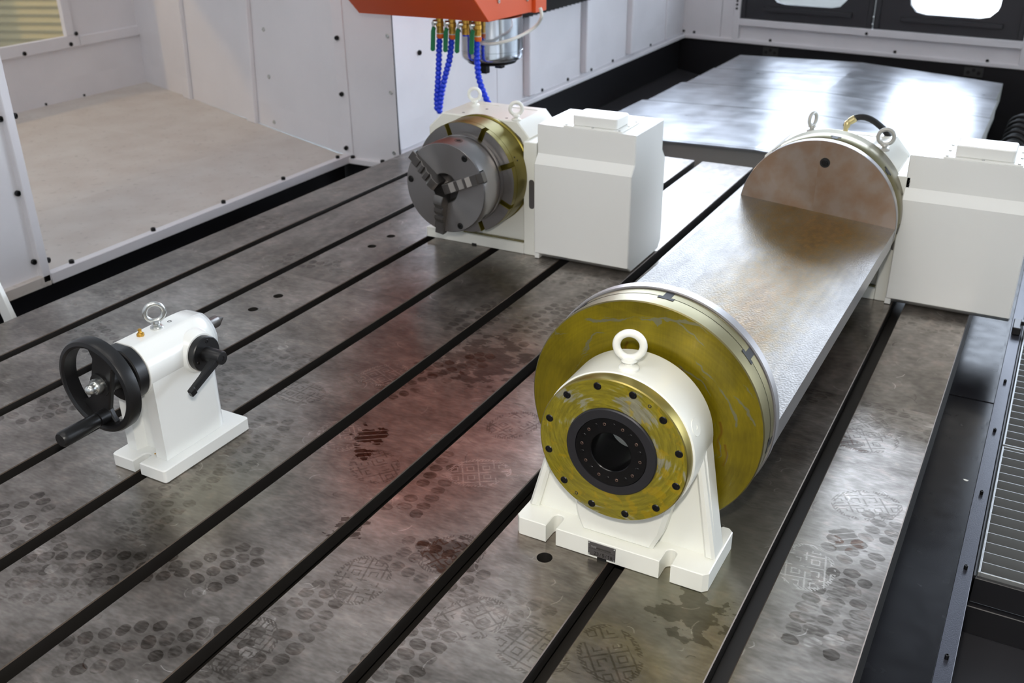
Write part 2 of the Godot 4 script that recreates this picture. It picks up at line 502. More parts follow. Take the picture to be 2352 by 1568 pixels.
func materials():
	var n512 := noise(512, 512, 0.012, 4, 3)
	var fine := noise(512, 512, 0.08, 3, 5)
	var long := noise(512, 512, 0.03, 3, 8, Vector2(16, 1))
	# painted castings and sheet
	var m := mt("cream_paint", Color(0.92, 0.925, 0.895), 0.32, 0.0, 0.25)
	m = mt("cover_paint", Color(0.93, 0.935, 0.92), 0.30, 0.0, 0.35)
	m = mt("white_enamel", Color(0.93, 0.94, 0.93), 0.25, 0.0, 0.4)
	var sheet := texture(256, 256, func(i, j):
		var a: float = n512[(j * 512 + i) * 1] / 255.0
		var q := 0.97 + 0.04 * a
		return Vector3(q, q, q))
	m = mt("white_sheet", Color(0.875, 0.87, 0.885), 0.5)
	tri_map(m, sheet, 0.8)
	var dirty := texture(512, 512, func(i, j):
		var a: float = n512[j * 512 + i] / 255.0
		var e: float = fine[j * 512 + i] / 255.0
		var q := 0.93 + 0.06 * a - maxf(0.0, e - 0.72) * 0.5
		return Vector3(q, q * (0.975 + 0.02 * a), q * (0.95 + 0.03 * a)))
	m = mt("dirty_sheet", Color(0.80, 0.785, 0.775), 0.55)
	tri_map(m, dirty, 0.7)
	m = mt("black_paint", Color(0.085, 0.085, 0.10), 0.42)
	m = mt("door_black", Color(0.16, 0.16, 0.175), 0.45)
	m = mt("tray_black", Color(0.085, 0.085, 0.10), 0.30, 0.0)
	m.metallic_specular = 0.25
	m.roughness_texture = grey_tex(512, 512, n512, 0.6, 1.0)
	m.uv1_triplanar = true
	m.uv1_scale = Vector3.ONE * 2.5
	mt("chute_grey", Color(0.25, 0.25, 0.265), 0.4)
	m = mt("ledge_steel", Color(0.23, 0.235, 0.27), 0.34, 0.5)
	m.normal_enabled = true
	m.normal_texture = bump(512, 512, fine, 1.5)
	m.normal_scale = 0.35
	m.uv1_triplanar = true
	m.uv1_scale = Vector3.ONE * 9
	m = mt("bolt_black", Color(0.07, 0.07, 0.075), 0.32, 0.35)
	m = mt("hole_black", Color(0.03, 0.03, 0.03), 0.6)
	m = mt("orange_paint", Color(0.85, 0.33, 0.12), 0.42, 0.0, 0.0)
	# plastics and small parts
	m = mt("black_plastic", Color(0.075, 0.075, 0.08), 0.36)
	m = mt("rubber", Color(0.05, 0.05, 0.055), 0.55)
	m = mt("blue_plastic", Color(0.09, 0.24, 0.86), 0.32)
	m = mt("green_sleeve", Color(0.05, 0.45, 0.27), 0.45)
	m = mt("orange_plastic", Color(0.90, 0.42, 0.12), 0.4)
	m = mt("white_hose", Color(0.88, 0.88, 0.85), 0.35)
	m = mt("brass", Color(0.80, 0.62, 0.28), 0.32, 0.9)
	m = mt("zinc", Color(0.82, 0.83, 0.82), 0.28, 0.95)
	m = mt("chrome", Color(0.80, 0.82, 0.85), 0.16, 1.0)
	m = mt("plate_grey", Color(0.42, 0.41, 0.41), 0.42, 0.6)
	m = mt("ink", Color(0.10, 0.09, 0.08), 0.6)
	m = mt("faint_ink", Color(0.60, 0.59, 0.58), 0.5)
	m = mt("redaction", Color(0.22, 0.21, 0.20), 0.6)
	m = mt("seal_grey", Color(0.20, 0.20, 0.215), 0.38, 0.5)
	m = mt("black_oxide", Color(0.10, 0.10, 0.105), 0.22, 0.6)
	m = mt("copper_hole", Color(0.46, 0.37, 0.33), 0.4, 0.7)
	# bare steel
	m = mt("turned_steel", Color(0.60, 0.59, 0.585), 0.30, 0.95)
	turned(m, 0.88)
	m = mt("ground_steel", Color(0.66, 0.655, 0.65), 0.33, 0.85)
	m = mt("jaw_steel", Color(0.44, 0.43, 0.42), 0.34, 0.9)
	m = mt("ring_steel", Color(0.64, 0.63, 0.63), 0.32, 0.8)
	turned(m, 0.6)
	m = mt("table_side", Color(0.235, 0.225, 0.215), 0.42, 0.35)
	m = mt("slot_steel", Color(0.165, 0.155, 0.145), 0.5, 0.2)  # same steel made darker: oily grime plus the slot's shade in the colour
	var rgh := grey_tex(512, 512, n512, 0.75, 1.0)
	# oil film on the big disc: brushed rings, scraped grey streaks and amber runs
	var cir := FastNoiseLite.new()
	cir.seed = 21
	cir.frequency = 1.0
	var film := texture(768, 768, func(i, j):
		var p := Vector2((i + 0.5) / 384.0 - 1.0, (j + 0.5) / 384.0 - 1.0)
		var rr := p.length()
		var an := p.angle()
		var ringn := cir.get_noise_3d(rr * 34.0, cos(an) * 1.6, sin(an) * 1.6)
		var big := cir.get_noise_3d(p.x * 1.6, p.y * 1.6, 4.0)
		var q := 0.95 + 0.07 * ringn + 0.26 * big + 0.05 * cir.get_noise_3d(p.x * 60.0, p.y * 6.0, 2.0)
		var c := Vector3(0.62, 0.555, 0.085) * q
		var warp := cir.get_noise_3d(p.x * 2.0 + 9.0, p.y * 2.0, 9.0)
		var scrape := cir.get_noise_3d(rr * 11.0 + warp * 1.5, an * 0.9, 12.0)
		var sm := smoothstep(0.34, 0.42, scrape + 0.12 * big)
		c = c.lerp(Vector3(0.55, 0.555, 0.53), sm * 0.75)
		for dr in [[0.60, -0.24, 0.30], [0.50, -0.30, 0.16], [0.44, -0.30, 0.18], [0.25, -0.62, 0.30], [-0.55, -0.10, 0.25], [-0.20, -0.75, 0.30], [0.66, -0.05, 0.2]]:
			var dx: float = absf(p.x - dr[0] - 0.012 * sin(p.y * 30.0)) 
			var dy: float = p.y - dr[1]
			if dx < 0.016 and dy > 0.0 and dy < dr[2]:
				c = c.lerp(Vector3(0.52, 0.33, 0.05), 0.7 * (1.0 - dx / 0.016) * (1.0 - dy / dr[2] * 0.6))
		return c)
	m = mt("oil_disc", Color(0.82, 0.82, 0.82), 0.33, 0.5, 0.12)
	tri_map(m, film, 1.0 / 0.36, false, Vector3(0.5, 0.5, 0.5))
	m = mt("oil_rim", Color(0.46, 0.43, 0.29), 0.34, 0.75)
	turned(m, 0.6)
	# thick grease smeared round the flange face
	var grease := texture(512, 512, func(i, j):
		var p := Vector2((i + 0.5) / 256.0 - 1.0, (j + 0.5) / 256.0 - 1.0)
		var rr := p.length()
		var an := p.angle()
		var sw := cir.get_noise_3d(rr * 22.0, cos(an) * 2.5, sin(an) * 2.5)
		var big := cir.get_noise_3d(p.x * 1.8, p.y * 1.8, 30.0)
		var c := Vector3(0.57, 0.525, 0.13) * (0.95 + 0.20 * sw)
		var bare := smoothstep(0.10, 0.38, big + 0.45 * sw - 0.25 * p.y - 0.05)
		c = c.lerp(Vector3(0.60, 0.60, 0.58) * (0.92 + 0.2 * sw), bare * 0.8)
		var thick := smoothstep(0.28, 0.5, cir.get_noise_3d(p.x * 5.0, p.y * 5.0, 50.0) + 0.35 * maxf(p.x, 0.0) + 0.2 * p.y)
		return c.lerp(Vector3(0.70, 0.575, 0.07), thick * 0.5))
	var gb := PackedByteArray()
	gb.resize(512 * 512)
	for j in 512:
		for i in 512:
			var p := Vector2((i + 0.5) / 256.0 - 1.0, (j + 0.5) / 256.0 - 1.0)
			var an := p.angle()
			gb[j * 512 + i] = clampi(int(128 + 90 * cir.get_noise_3d(p.length() * 22.0, cos(an) * 2.5, sin(an) * 2.5) + 60 * cir.get_noise_3d(p.x * 14.0, p.y * 14.0, 3.0)), 0, 255)
	m = mt("grease_face", Color(1, 1, 1), 0.30, 0.35, 0.4)
	tri_map(m, grease, 1.0 / 0.22, false, Vector3(0.5, 0.5, 0.5))
	m.normal_enabled = true
	m.normal_texture = bump(512, 512, gb, 3.0)
	m.normal_scale = 0.8
	# bed plate: patchy rust-brown oil, with the web's reflection painted at the far end
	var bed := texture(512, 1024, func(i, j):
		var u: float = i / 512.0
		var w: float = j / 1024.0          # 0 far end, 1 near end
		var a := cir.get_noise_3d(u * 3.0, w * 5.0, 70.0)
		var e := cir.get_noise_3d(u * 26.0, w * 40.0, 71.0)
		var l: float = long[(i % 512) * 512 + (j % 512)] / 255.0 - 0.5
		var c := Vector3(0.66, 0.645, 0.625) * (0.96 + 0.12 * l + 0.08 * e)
		var oil := 1.05 * exp(-Vector2((u - 0.5) / 0.42, (w - 0.10) / 0.14).length_squared()) + 1.0 * exp(-Vector2((u - 0.58) / 0.26, (w - 0.42) / 0.36).length_squared()) + 0.7 * exp(-Vector2((u - 0.62) / 0.22, (w - 0.75) / 0.25).length_squared())  # first blob: oil together with the painted reflection of the end web
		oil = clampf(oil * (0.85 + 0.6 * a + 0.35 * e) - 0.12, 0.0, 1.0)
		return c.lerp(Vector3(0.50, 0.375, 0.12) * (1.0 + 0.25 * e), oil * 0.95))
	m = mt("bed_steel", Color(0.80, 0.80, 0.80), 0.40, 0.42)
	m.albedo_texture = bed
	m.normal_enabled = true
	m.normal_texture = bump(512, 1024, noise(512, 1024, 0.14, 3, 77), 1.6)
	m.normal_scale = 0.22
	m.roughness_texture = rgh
	# end web with a thin pinkish rust bloom
	var bloom := texture(512, 512, func(i, j):
		var a: float = n512[j * 512 + i] / 255.0
		var e := cir.get_noise_3d(i * 0.02, j * 0.012, 90.0)
		return Vector3(0.60, 0.545, 0.50).lerp(Vector3(0.55, 0.44, 0.35), clampf(a * 1.1 + e * 0.4 - 0.2, 0, 1)))
	m = mt("web_steel", Color(1, 1, 1), 0.38, 0.55)
	tri_map(m, bloom, 2.4)
	turned(m, 0.6)
	# telescopic way covers: wiped sheet steel
	var wipe := texture(512, 512, func(i, j):
		var a: float = n512[j * 512 + i] / 255.0
		var l: float = long[j * 512 + i] / 255.0
		var q := 0.72 + 0.16 * a + 0.08 * l
		return Vector3(q * 0.985, q, q * 1.02))
	m = mt("cover_steel", Color(0.88, 0.88, 0.89), 0.36, 0.8)
	tri_map(m, wipe, 0.9)
	m.roughness_texture = rgh
	m = mt("cover_front", Color(0.60, 0.60, 0.585), 0.45, 0.35)
	m = mt("dull_plate", Color(0.26, 0.27, 0.29), 0.32, 0.6)
	m.normal_enabled = true
	m.normal_texture = bump(512, 512, n512, 2.0)
	m.normal_scale = 0.25
	m.uv1_triplanar = true
	m.uv1_scale = Vector3.ONE * 4
	# table tops
	for e in [["table_near", 2048, 2048, Rect2(-1.99, -1.75, 1.93, 1.25), 40], ["table_far", 2048, 1024, Rect2(-1.99, -3.2, 1.93, 1.45), 60]]:
		m = mt(e[0], Color(1, 1, 1), 0.29, 0.78)
		m.albedo_texture = table_texture(e[1], e[2], e[3], e[4])
		m.roughness_texture = rgh
	# hall
	mt("hall_floor", Color(0.50, 0.51, 0.50), 0.6)
	mt("hall_wall", Color(0.80, 0.81, 0.82), 0.8)
	mt("hall_ceiling", Color(0.70, 0.71, 0.72), 0.9)
	mt("siding", Color(0.74, 0.70, 0.52), 0.5, 0.2)
	mt("warm_white", Color(0.92, 0.88, 0.80), 0.6)
	m = mt("pane_glass", Color(0.85, 0.92, 0.93, 0.10), 0.03)
	m.transparency = BaseMaterial3D.TRANSPARENCY_ALPHA
	m = mt("fill_glow", Color(1, 1, 1), 0.6)
	m.emission_enabled = true
	m.emission = Color(1, 0.98, 0.95)
	m.emission_energy_multiplier = 3.0
	m = mt("warm_glow", Color(1, 0.9, 0.7), 0.6)
	m.emission_enabled = true
	m.emission = Color(1, 0.82, 0.5)
	m.emission_energy_multiplier = 4.0

# ---------------------------------------------------------------- shared small parts
var bolt_mesh := {}
func bolt(parent: Node, at: Vector3, dir: Vector3, r: float, h: float, mat := "bolt_black", called := "bolt"):
	var key := "%s %.4f %.4f" % [mat, r, h]
	if not bolt_mesh.has(key):
		var m := M.new(Vector3.ZERO, K[mat])
		m.lathe([Vector2(r, 0), Vector2(r, h - r * 0.15), Vector2(r * 0.85, h), Vector2(r * 0.56, h), Vector2(r * 0.5, h * 0.35), Vector2(0.0, h * 0.3)], 14)
		bolt_mesh[key] = m.mesh()
	var t := along(dir, at)
	t.origin -= origin_of(parent)
	put(called, bolt_mesh[key], parent, t)

func origin_of(n: Node) -> Vector3:
	var p := Vector3.ZERO
	while n is Node3D and n != self:
		p += n.position
		n = n.get_parent()
	return p

func eyebolt(parent: Node3D, at: Vector3, yaw: float, mat: String, R := 0.0165, r := 0.0048):
	var m := M.new(origin_of(parent), K[mat])
	m.x = Transform3D(Basis(Vector3(1, 0, 0), Vector3(0, 0, -1), Vector3(0, 1, 0)), at)
	m.lathe([Vector2(r * 2.6, 0), Vector2(r * 2.6, r * 0.5), Vector2(r * 2.2, r * 0.9), Vector2(r * 1.25, r * 1.2), Vector2(r * 1.2, r * 1.8), Vector2(r * 2.1, r * 2.3), Vector2(r * 1.9, r * 3.2), Vector2(0, r * 3.6)], 24)
	m.x = Transform3D(Basis(Vector3.UP, yaw), at + Vector3(0, r * 3.0 + R, 0))
	m.ring(R, r, 36, 14, 0.9)
	obj("eyebolt", m, parent)

func lettering(parent: Node3D, text: String, height: float, at: Vector3, mat: String, called := "lettering", serif := false):
	var f := SystemFont.new()
	f.font_names = PackedStringArray(["Droid Serif" if serif else "Droid Sans Mono"])
	var tm := TextMesh.new()
	tm.font = f
	tm.text = text
	tm.font_size = 32
	tm.pixel_size = height / 23.0
	tm.depth = 0.0004
	tm.material = K[mat]
	put(called, tm, parent, Transform3D(Basis.IDENTITY, at - origin_of(parent)))

# ---------------------------------------------------------------- machine table
func slot_x(i: int) -> float:
	return -1.83145 + 0.200054 * i

func machine_table():
	var t := thing("machine_table", "long grey steel machine table with nine T-slots, covered in oily boot prints", "machine table", Vector3(-1.0336, -0.95, -1.4))
	var hw := 0.01285
	var holes := [Vector2(-1.533, -1.627), Vector2(-1.533, -1.540), Vector2(-1.533, -2.003), Vector2(-1.533, -2.091), Vector2(-0.531, -1.050)]
	for i in 10:
		var a := -1.986 if i == 0 else slot_x(i - 1) + hw
		var b := -0.0811 if i == 9 else slot_x(i) - hw
		var m := M.new(t.position, K.slot_steel)
		var l := 0.0 if i == 0 else 0.011
		var r := 0.0 if i == 9 else 0.011
		var c := 0.0014
		var pts: PackedVector2Array = [Vector2(a + l, -0.042), Vector2(b - r, -0.042), Vector2(b - r, -0.024), Vector2(b, -0.024), Vector2(b, -c), Vector2(b - c, 0), Vector2(a + c, 0), Vector2(a, -c), Vector2(a, -0.024), Vector2(a + l, -0.024)]
		for e in pts.size():
			if e == 5:
				continue
			var p := pts[e]
			var q := pts[(e + 1) % pts.size()]
			if p.distance_to(q) < 1e-5:
				continue
			var d := (q - p).normalized()
			m.use(K.table_edge if e in [4, 6] else (K.table_side if (i == 9 and e in [2, 3]) or (i == 0 and e in [7, 8]) else K.slot_steel))
			m.quad(Vector3(p.x, p.y, 0.45), Vector3(q.x, q.y, 0.45), Vector3(q.x, q.y, -3.18), Vector3(p.x, p.y, -3.18), Vector3(d.y, -d.x, 0))
		m.use(K.table_side)
		for z in [-3.18, 0.45]:
			var ix := Geometry2D.triangulate_polygon(pts)
			for k in range(0, ix.size(), 3):
				var nn := Vector3(0, 0, signf(z))
				m.tri(Vector3(pts[ix[k]].x, pts[ix[k]].y, z), Vector3(pts[ix[k + 1]].x, pts[ix[k + 1]].y, z), Vector3(pts[ix[k + 2]].x, pts[ix[k + 2]].y, z), nn, nn, nn)
		for part in [["table_far", -3.18, -1.75, Rect2(-1.99, -3.2, 1.93, 1.45)], ["table_near", -1.75, 0.45, Rect2(-1.99, -1.75, 1.93, 1.25)]]:
			m.use(K[part[0]])
			m.flat_uv = true
			m.uvr = part[3]
			var z0: float = part[1]
			var here := []
			for h in holes:
				if h.x > a and h.x < b and h.y > part[1] and h.y < part[2]:
					here.append(h)
			here.sort_custom(func(p, q): return p.y < q.y)
			for h in here:
				m.quad(Vector3(a + c, 0, z0), Vector3(b - c, 0, z0), Vector3(b - c, 0, h.y - 0.025), Vector3(a + c, 0, h.y - 0.025), Vector3.UP)
				m.x = Transform3D(Basis(Vector3(1, 0, 0), Vector3(0, 0, 1), Vector3(0, -1, 0)), Vector3.ZERO)
				m.holed(Rect2(a + c, h.y - 0.025, b - a - 2 * c, 0.05), h, Vector2(0.0118, 0.0118), 0.0118, 0.0, 0.03, 28, K.slot_steel)
				m.x = Transform3D.IDENTITY
				z0 = h.y + 0.025
			m.quad(Vector3(a + c, 0, z0), Vector3(b - c, 0, z0), Vector3(b - c, 0, part[2]), Vector3(a + c, 0, part[2]), Vector3.UP)
			m.flush()
			m.flat_uv = false
		obj("table_strip", m, t)
	var m := M.new(t.position, K.slot_steel)
	m.box(Vector3(-1.986, -0.042, -3.18), Vector3(-0.0811, -0.16, 0.45))
	obj("table_bed", m, t)
	m = M.new(t.position, K.black_paint)
	m.box(Vector3(-1.74, -0.16, -3.1), Vector3(-0.25, -0.95, 0.4))
	obj("table_base", m, t)

# ---------------------------------------------------------------- trunnion support, nearest the camera
func trunnion_support():
	var t := thing("trunnion_support", "cream cast trunnion support with greasy yellow flange and black bearing ring, nearest the camera", "machine support", Vector3(-0.4455, 0, -1.14))
	var o := t.position
	var m := M.new(o, K.cream_paint)
	# foot: plan outline with two open slots in front, one notch and a recess at the back
	var p: PackedVector2Array = [Vector2(-0.591, -1.083)]
	for s in [-0.5375, -0.3575]:
		p.append(Vector2(s - 0.0085, -1.083))
		for k in 9:
			p.append(Vector2(s, -1.108) + Vector2.from_angle(PI - k * PI / 8) * 0.0085 * Vector2(1, -1))
		p.append(Vector2(s + 0.0085, -1.083))
	for q in [Vector2(-0.302, -1.083), Vector2(-0.295, -1.090), Vector2(-0.295, -1.197), Vector2(-0.302, -1.204), Vector2(-0.312, -1.204), Vector2(-0.322, -1.19), Vector2(-0.322, -1.165), Vector2(-0.57, -1.165), Vector2(-0.57, -1.19), Vector2(-0.58, -1.204), Vector2(-0.59, -1.204), Vector2(-0.597, -1.197), Vector2(-0.597, -1.090)]:
		p.append(q)
	for i in p.size():
		p[i].y = -p[i].y
	m.x = Transform3D(Basis(Vector3(1, 0, 0), Vector3(0, 0, -1), Vector3(0, 1, 0)), Vector3.ZERO)
	m.ext(p, 0.0, 0.0315, 0.0012)
	m.x = Transform3D.IDENTITY
	# web: trapezoid tangent to the hub
	var w: PackedVector2Array = [Vector2(-0.592, 0.028), Vector2(-0.297, 0.028), Vector2(-0.330, AY + 0.02)]
	for k in 13:
		var a := lerpf(0.17, PI - 0.17, k / 12.0)
		w.append(Vector2(AX, AY) + Vector2.from_angle(a) * 0.1075)
	w.append(Vector2(-0.544, AY + 0.02))
	m.ext(w, -1.160, -1.128, 0.003)
	# thick lower block under the flange with its rounded shoulders
	var bl: PackedVector2Array = [Vector2(-0.495, 0.03), Vector2(-0.385, 0.03), Vector2(-0.372, 0.06), Vector2(-0.352, 0.15), Vector2(-0.522, 0.15), Vector2(-0.506, 0.06)]
	m.ext(bl, -1.140, -1.099, 0.006)
	obj("support_body", m, t)
	# outer ribs running down to the ends of the foot
	for s in [-1.0, 1.0]:
		m = M.new(o, K.cream_paint)
		var xo: float = AX + s * 0.1065
		var xe: float = -0.4455 + s * 0.1485
		var q: PackedVector2Array = [Vector2(xo, AY + 0.01), Vector2(xo - s * 0.012, AY + 0.01), Vector2(xe - s * 0.016, 0.03), Vector2(xe, 0.03)]
		m.ext(q, -1.162, -1.119, 0.004)
		obj("side_rib", m, t)
	m = M.new(o, K.cream_paint)
	m.x.origin = Vector3(AX, AY, 0)
	m.lathe([Vector2(0.031, -1.161), Vector2(0.110, -1.161), Vector2(0.111, -1.158), Vector2(0.111, -1.084), Vector2(0.109, -1.082), Vector2(0.031, -1.082), Vector2(0.031, -1.161)], 96)
	obj("hub", m, t)
	m = M.new(o, K.cream_paint)
	m.x = along(Vector3(cos(0.42), sin(0.42), 0), Vector3(AX + 0.1105 * cos(0.42), AY + 0.1105 * sin(0.42), -1.105))
	m.lathe([Vector2(0.0125, 0), Vector2(0.0125, 0.0012), Vector2(0.0035, 0.0012), Vector2(0.003, -0.001), Vector2(0, -0.001)], 28)
	obj("plug", m, t)
	m = M.new(o, K.brass_rim)
	m.x.origin = Vector3(AX, AY + 0.001, 0)
	m.lathe([Vector2(0.1085, -1.083), Vector2(0.1085, -1.0645), Vector2(0.1070, -1.063)], 96)
	m.use(K.grease_face)
	m.lathe([Vector2(0.1070, -1.063), Vector2(0.066, -1.063), Vector2(0.066, -1.068)], 96)
	var fl := obj("flange", m, t)
	for k in 12:
		var a := deg_to_rad(14.0 + 30.0 * k)
		bolt(fl, Vector3(AX + cos(a) * 0.0975, AY + 0.001 + sin(a) * 0.0975, -1.0634), Vector3(0, 0, 1), 0.0057, 0.0014)
	for a in [deg_to_rad(59.0), deg_to_rad(-121.0)]:
		bolt(fl, Vector3(AX + cos(a) * 0.0985, AY + 0.001 + sin(a) * 0.0975, -1.0633), Vector3(0, 0, 1), 0.0028, 0.0006, "seal_grey", "dowel")
	m = M.new(o, K.seal_grey)
	m.x.origin = Vector3(AX, AY + 0.001, 0)
	m.lathe([Vector2(0.066, -1.067), Vector2(0.066, -1.0605), Vector2(0.0645, -1.059), Vector2(0.0525, -1.059), Vector2(0.0525, -1.064)], 80)
	var seal := obj("bearing_ring", m, t)
	m = M.new(o, K.black_oxide)
	m.x.origin = Vector3(AX, AY + 0.001, 0)
	m.lathe([Vector2(0.0522, -1.066), Vector2(0.0522, -1.061), Vector2(0.0515, -1.060), Vector2(0.0302, -1.060), Vector2(0.0292, -1.061), Vector2(0.0292, -1.160), Vector2(0.0, -1.160)], 72)
	var inner := obj("clamp_ring", m, t)
	for k in 20:
		var a := deg_to_rad(14.0 + 18.0 * k)
		var pp := Vector3(AX + cos(a) * 0.0428, AY + 0.001 + sin(a) * 0.0428, -1.0602)
		if k % 2 == 0:
			bolt(inner, pp, Vector3(0, 0, 1), 0.0034, 0.0008, "black_oxide")
		else:
			bolt(inner, pp, Vector3(0, 0, 1), 0.0024, 0.0005, "copper_hole", "tapped_hole")
	eyebolt(t, Vector3(AX + 0.004, AY + 0.110, -1.103), 0.25, "cream_paint", 0.0180, 0.0054)
	# rating plate on the front of the foot
	m = M.new(o, K.plate_grey)
	m.box(Vector3(-0.4760, 0.0045, -1.083), Vector3(-0.4325, 0.0285, -1.0822), 0.0003)
	var pl := obj("rating_plate", m, t)
	for q in [Vector2(-0.4742, 0.0264), Vector2(-0.4343, 0.0264), Vector2(-0.4742, 0.0066), Vector2(-0.4343, 0.0066)]:
		bolt(pl, Vector3(q.x, q.y, -1.0822), Vector3(0, 0, 1), 0.0012, 0.0007, "zinc", "rivet")
	m = M.new(o, K.redaction)
	m.box(Vector3(-0.4630, 0.0188, -1.0822), Vector3(-0.4400, 0.0212, -1.0819))
	m.box(Vector3(-0.4745, 0.0168, -1.0822), Vector3(-0.4340, 0.0174, -1.0820))
	m.box(Vector3(-0.4405, 0.0078, -1.0822), Vector3(-0.4372, 0.0108, -1.0819))
	obj("ruled_line", m, pl)
	lettering(pl, "TYPE", 0.0026, Vector3(-0.4668, 0.0205, -1.0821), "faint_ink")
	lettering(pl, "23/5/19", 0.0052, Vector3(-0.4516, 0.0098, -1.0820), "ink")
	m = M.new(o, K.hole_black)
	m.box(Vector3(-0.4610, 0.0, -1.083), Vector3(-0.4465, 0.0042, -1.0818))
	obj("key_notch", m, t)

# ---------------------------------------------------------------- the bed between the support and the second rotary head
func trunnion_bed():
	var t := thing("trunnion_bed", "long tilted steel trunnion bed smeared with brown oil between two round end plates", "machine fixture", Vector3(-0.43, 0.18, -1.7))
	var o := t.position
	var tilt := deg_to_rad(-4.9)
	var m := M.new(o, K.oil_rim)
	m.x.origin = Vector3(AX, AY, 0)
	var oil: Material = K.oil_disc
	m.use(K.oil_rim)
	m.lathe([Vector2(0.1768, -1.205), Vector2(0.1772, -1.190), Vector2(0.1772, -1.1765), Vector2(0.1755, -1.175)], 128)
	m.lathe([Vector2(0.1772, -1.2215), Vector2(0.1772, -1.205)], 128)
	m.use(oil)
	m.lathe([Vector2(0.1755, -1.175), Vector2(0.110, -1.175), Vector2(0.0, -1.175)], 128)
	var disc := obj("face_plate", m, t)
	for k in 8:
		var a := tilt + PI / 2 + k * PI / 4
		m = M.new(o, K.hole_black)
		m.x = Transform3D(Basis(Vector3(-sin(a), cos(a), 0), Vector3(0, 0, 1), Vector3(cos(a), sin(a), 0)), Vector3(AX + cos(a) * 0.1752, AY + sin(a) * 0.1752, -1.205))
		var ts: PackedVector2Array = [Vector2(-0.006, -0.0165), Vector2(0.006, -0.0165), Vector2(0.006, 0.0), Vector2(0.0115, 0.0), Vector2(0.0115, 0.007), Vector2(-0.0115, 0.007), Vector2(-0.0115, 0.0), Vector2(-0.006, 0.0)]
		m.ext(ts, 0.0, 0.0022)
		obj("slot_end", m, disc)
	m = M.new(o, K.ring_steel)
	m.x.origin = Vector3(AX, AY, 0)
	m.lathe([Vector2(0, -1.2415), Vector2(0.1785, -1.2415), Vector2(0.1800, -1.240), Vector2(0.1800, -1.2245), Vector2(0.1785, -1.223), Vector2(0.17, -1.2225)], 128)
	obj("end_ring", m, t)
	# slab
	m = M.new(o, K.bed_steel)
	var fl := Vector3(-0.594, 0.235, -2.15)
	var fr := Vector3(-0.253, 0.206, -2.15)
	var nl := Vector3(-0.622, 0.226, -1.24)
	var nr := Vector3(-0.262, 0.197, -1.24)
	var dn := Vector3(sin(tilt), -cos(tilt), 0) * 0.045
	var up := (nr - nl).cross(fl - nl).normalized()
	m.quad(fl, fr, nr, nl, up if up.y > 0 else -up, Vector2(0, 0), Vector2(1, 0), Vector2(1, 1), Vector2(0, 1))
	m.use(K.ground_steel)
	m.quad(nr, fr, fr + dn, nr + dn, Vector3(1, -0.08, 0).normalized())
	m.quad(nl, fl, fl + dn, nl + dn, Vector3(-1, 0.08, 0).normalized())
	m.quad(nl + dn, nr + dn, fr + dn, fl + dn, Vector3.DOWN)
	m.quad(fl, fr, fr + dn, fl + dn, Vector3.FORWARD)
	m.quad(nl, nr, nr + dn, nl + dn, Vector3.BACK)
	obj("bed_plate", m, t)
	# far end web
	var c := Vector3(-0.424, 0.2068, 0)
	m = M.new(o, K.ring_steel)
	m.x.origin = c
	m.lathe([Vector2(0, -2.170), Vector2(0.1705, -2.170), Vector2(0.1715, -2.169), Vector2(0.1715, -2.151), Vector2(0.1705, -2.150)], 128)
	m.use(K.web_steel)
	m.lathe([Vector2(0.1705, -2.150), Vector2(0.0, -2.150)], 128)
	var web := obj("end_web", m, t)
	m = M.new(o, K.hole_black)
	m.x.origin = Vector3(-0.4165, 0.331, -2.1502)
	m.lathe([Vector2(0.0108, 0), Vector2(0.0108, 0.0008), Vector2(0, 0.0008)], 28)
	obj("counterbore", m, web)
	bolt(web, Vector3(-0.4165, 0.331, -2.1494), Vector3(0, 0, 1), 0.0075, 0.0012)

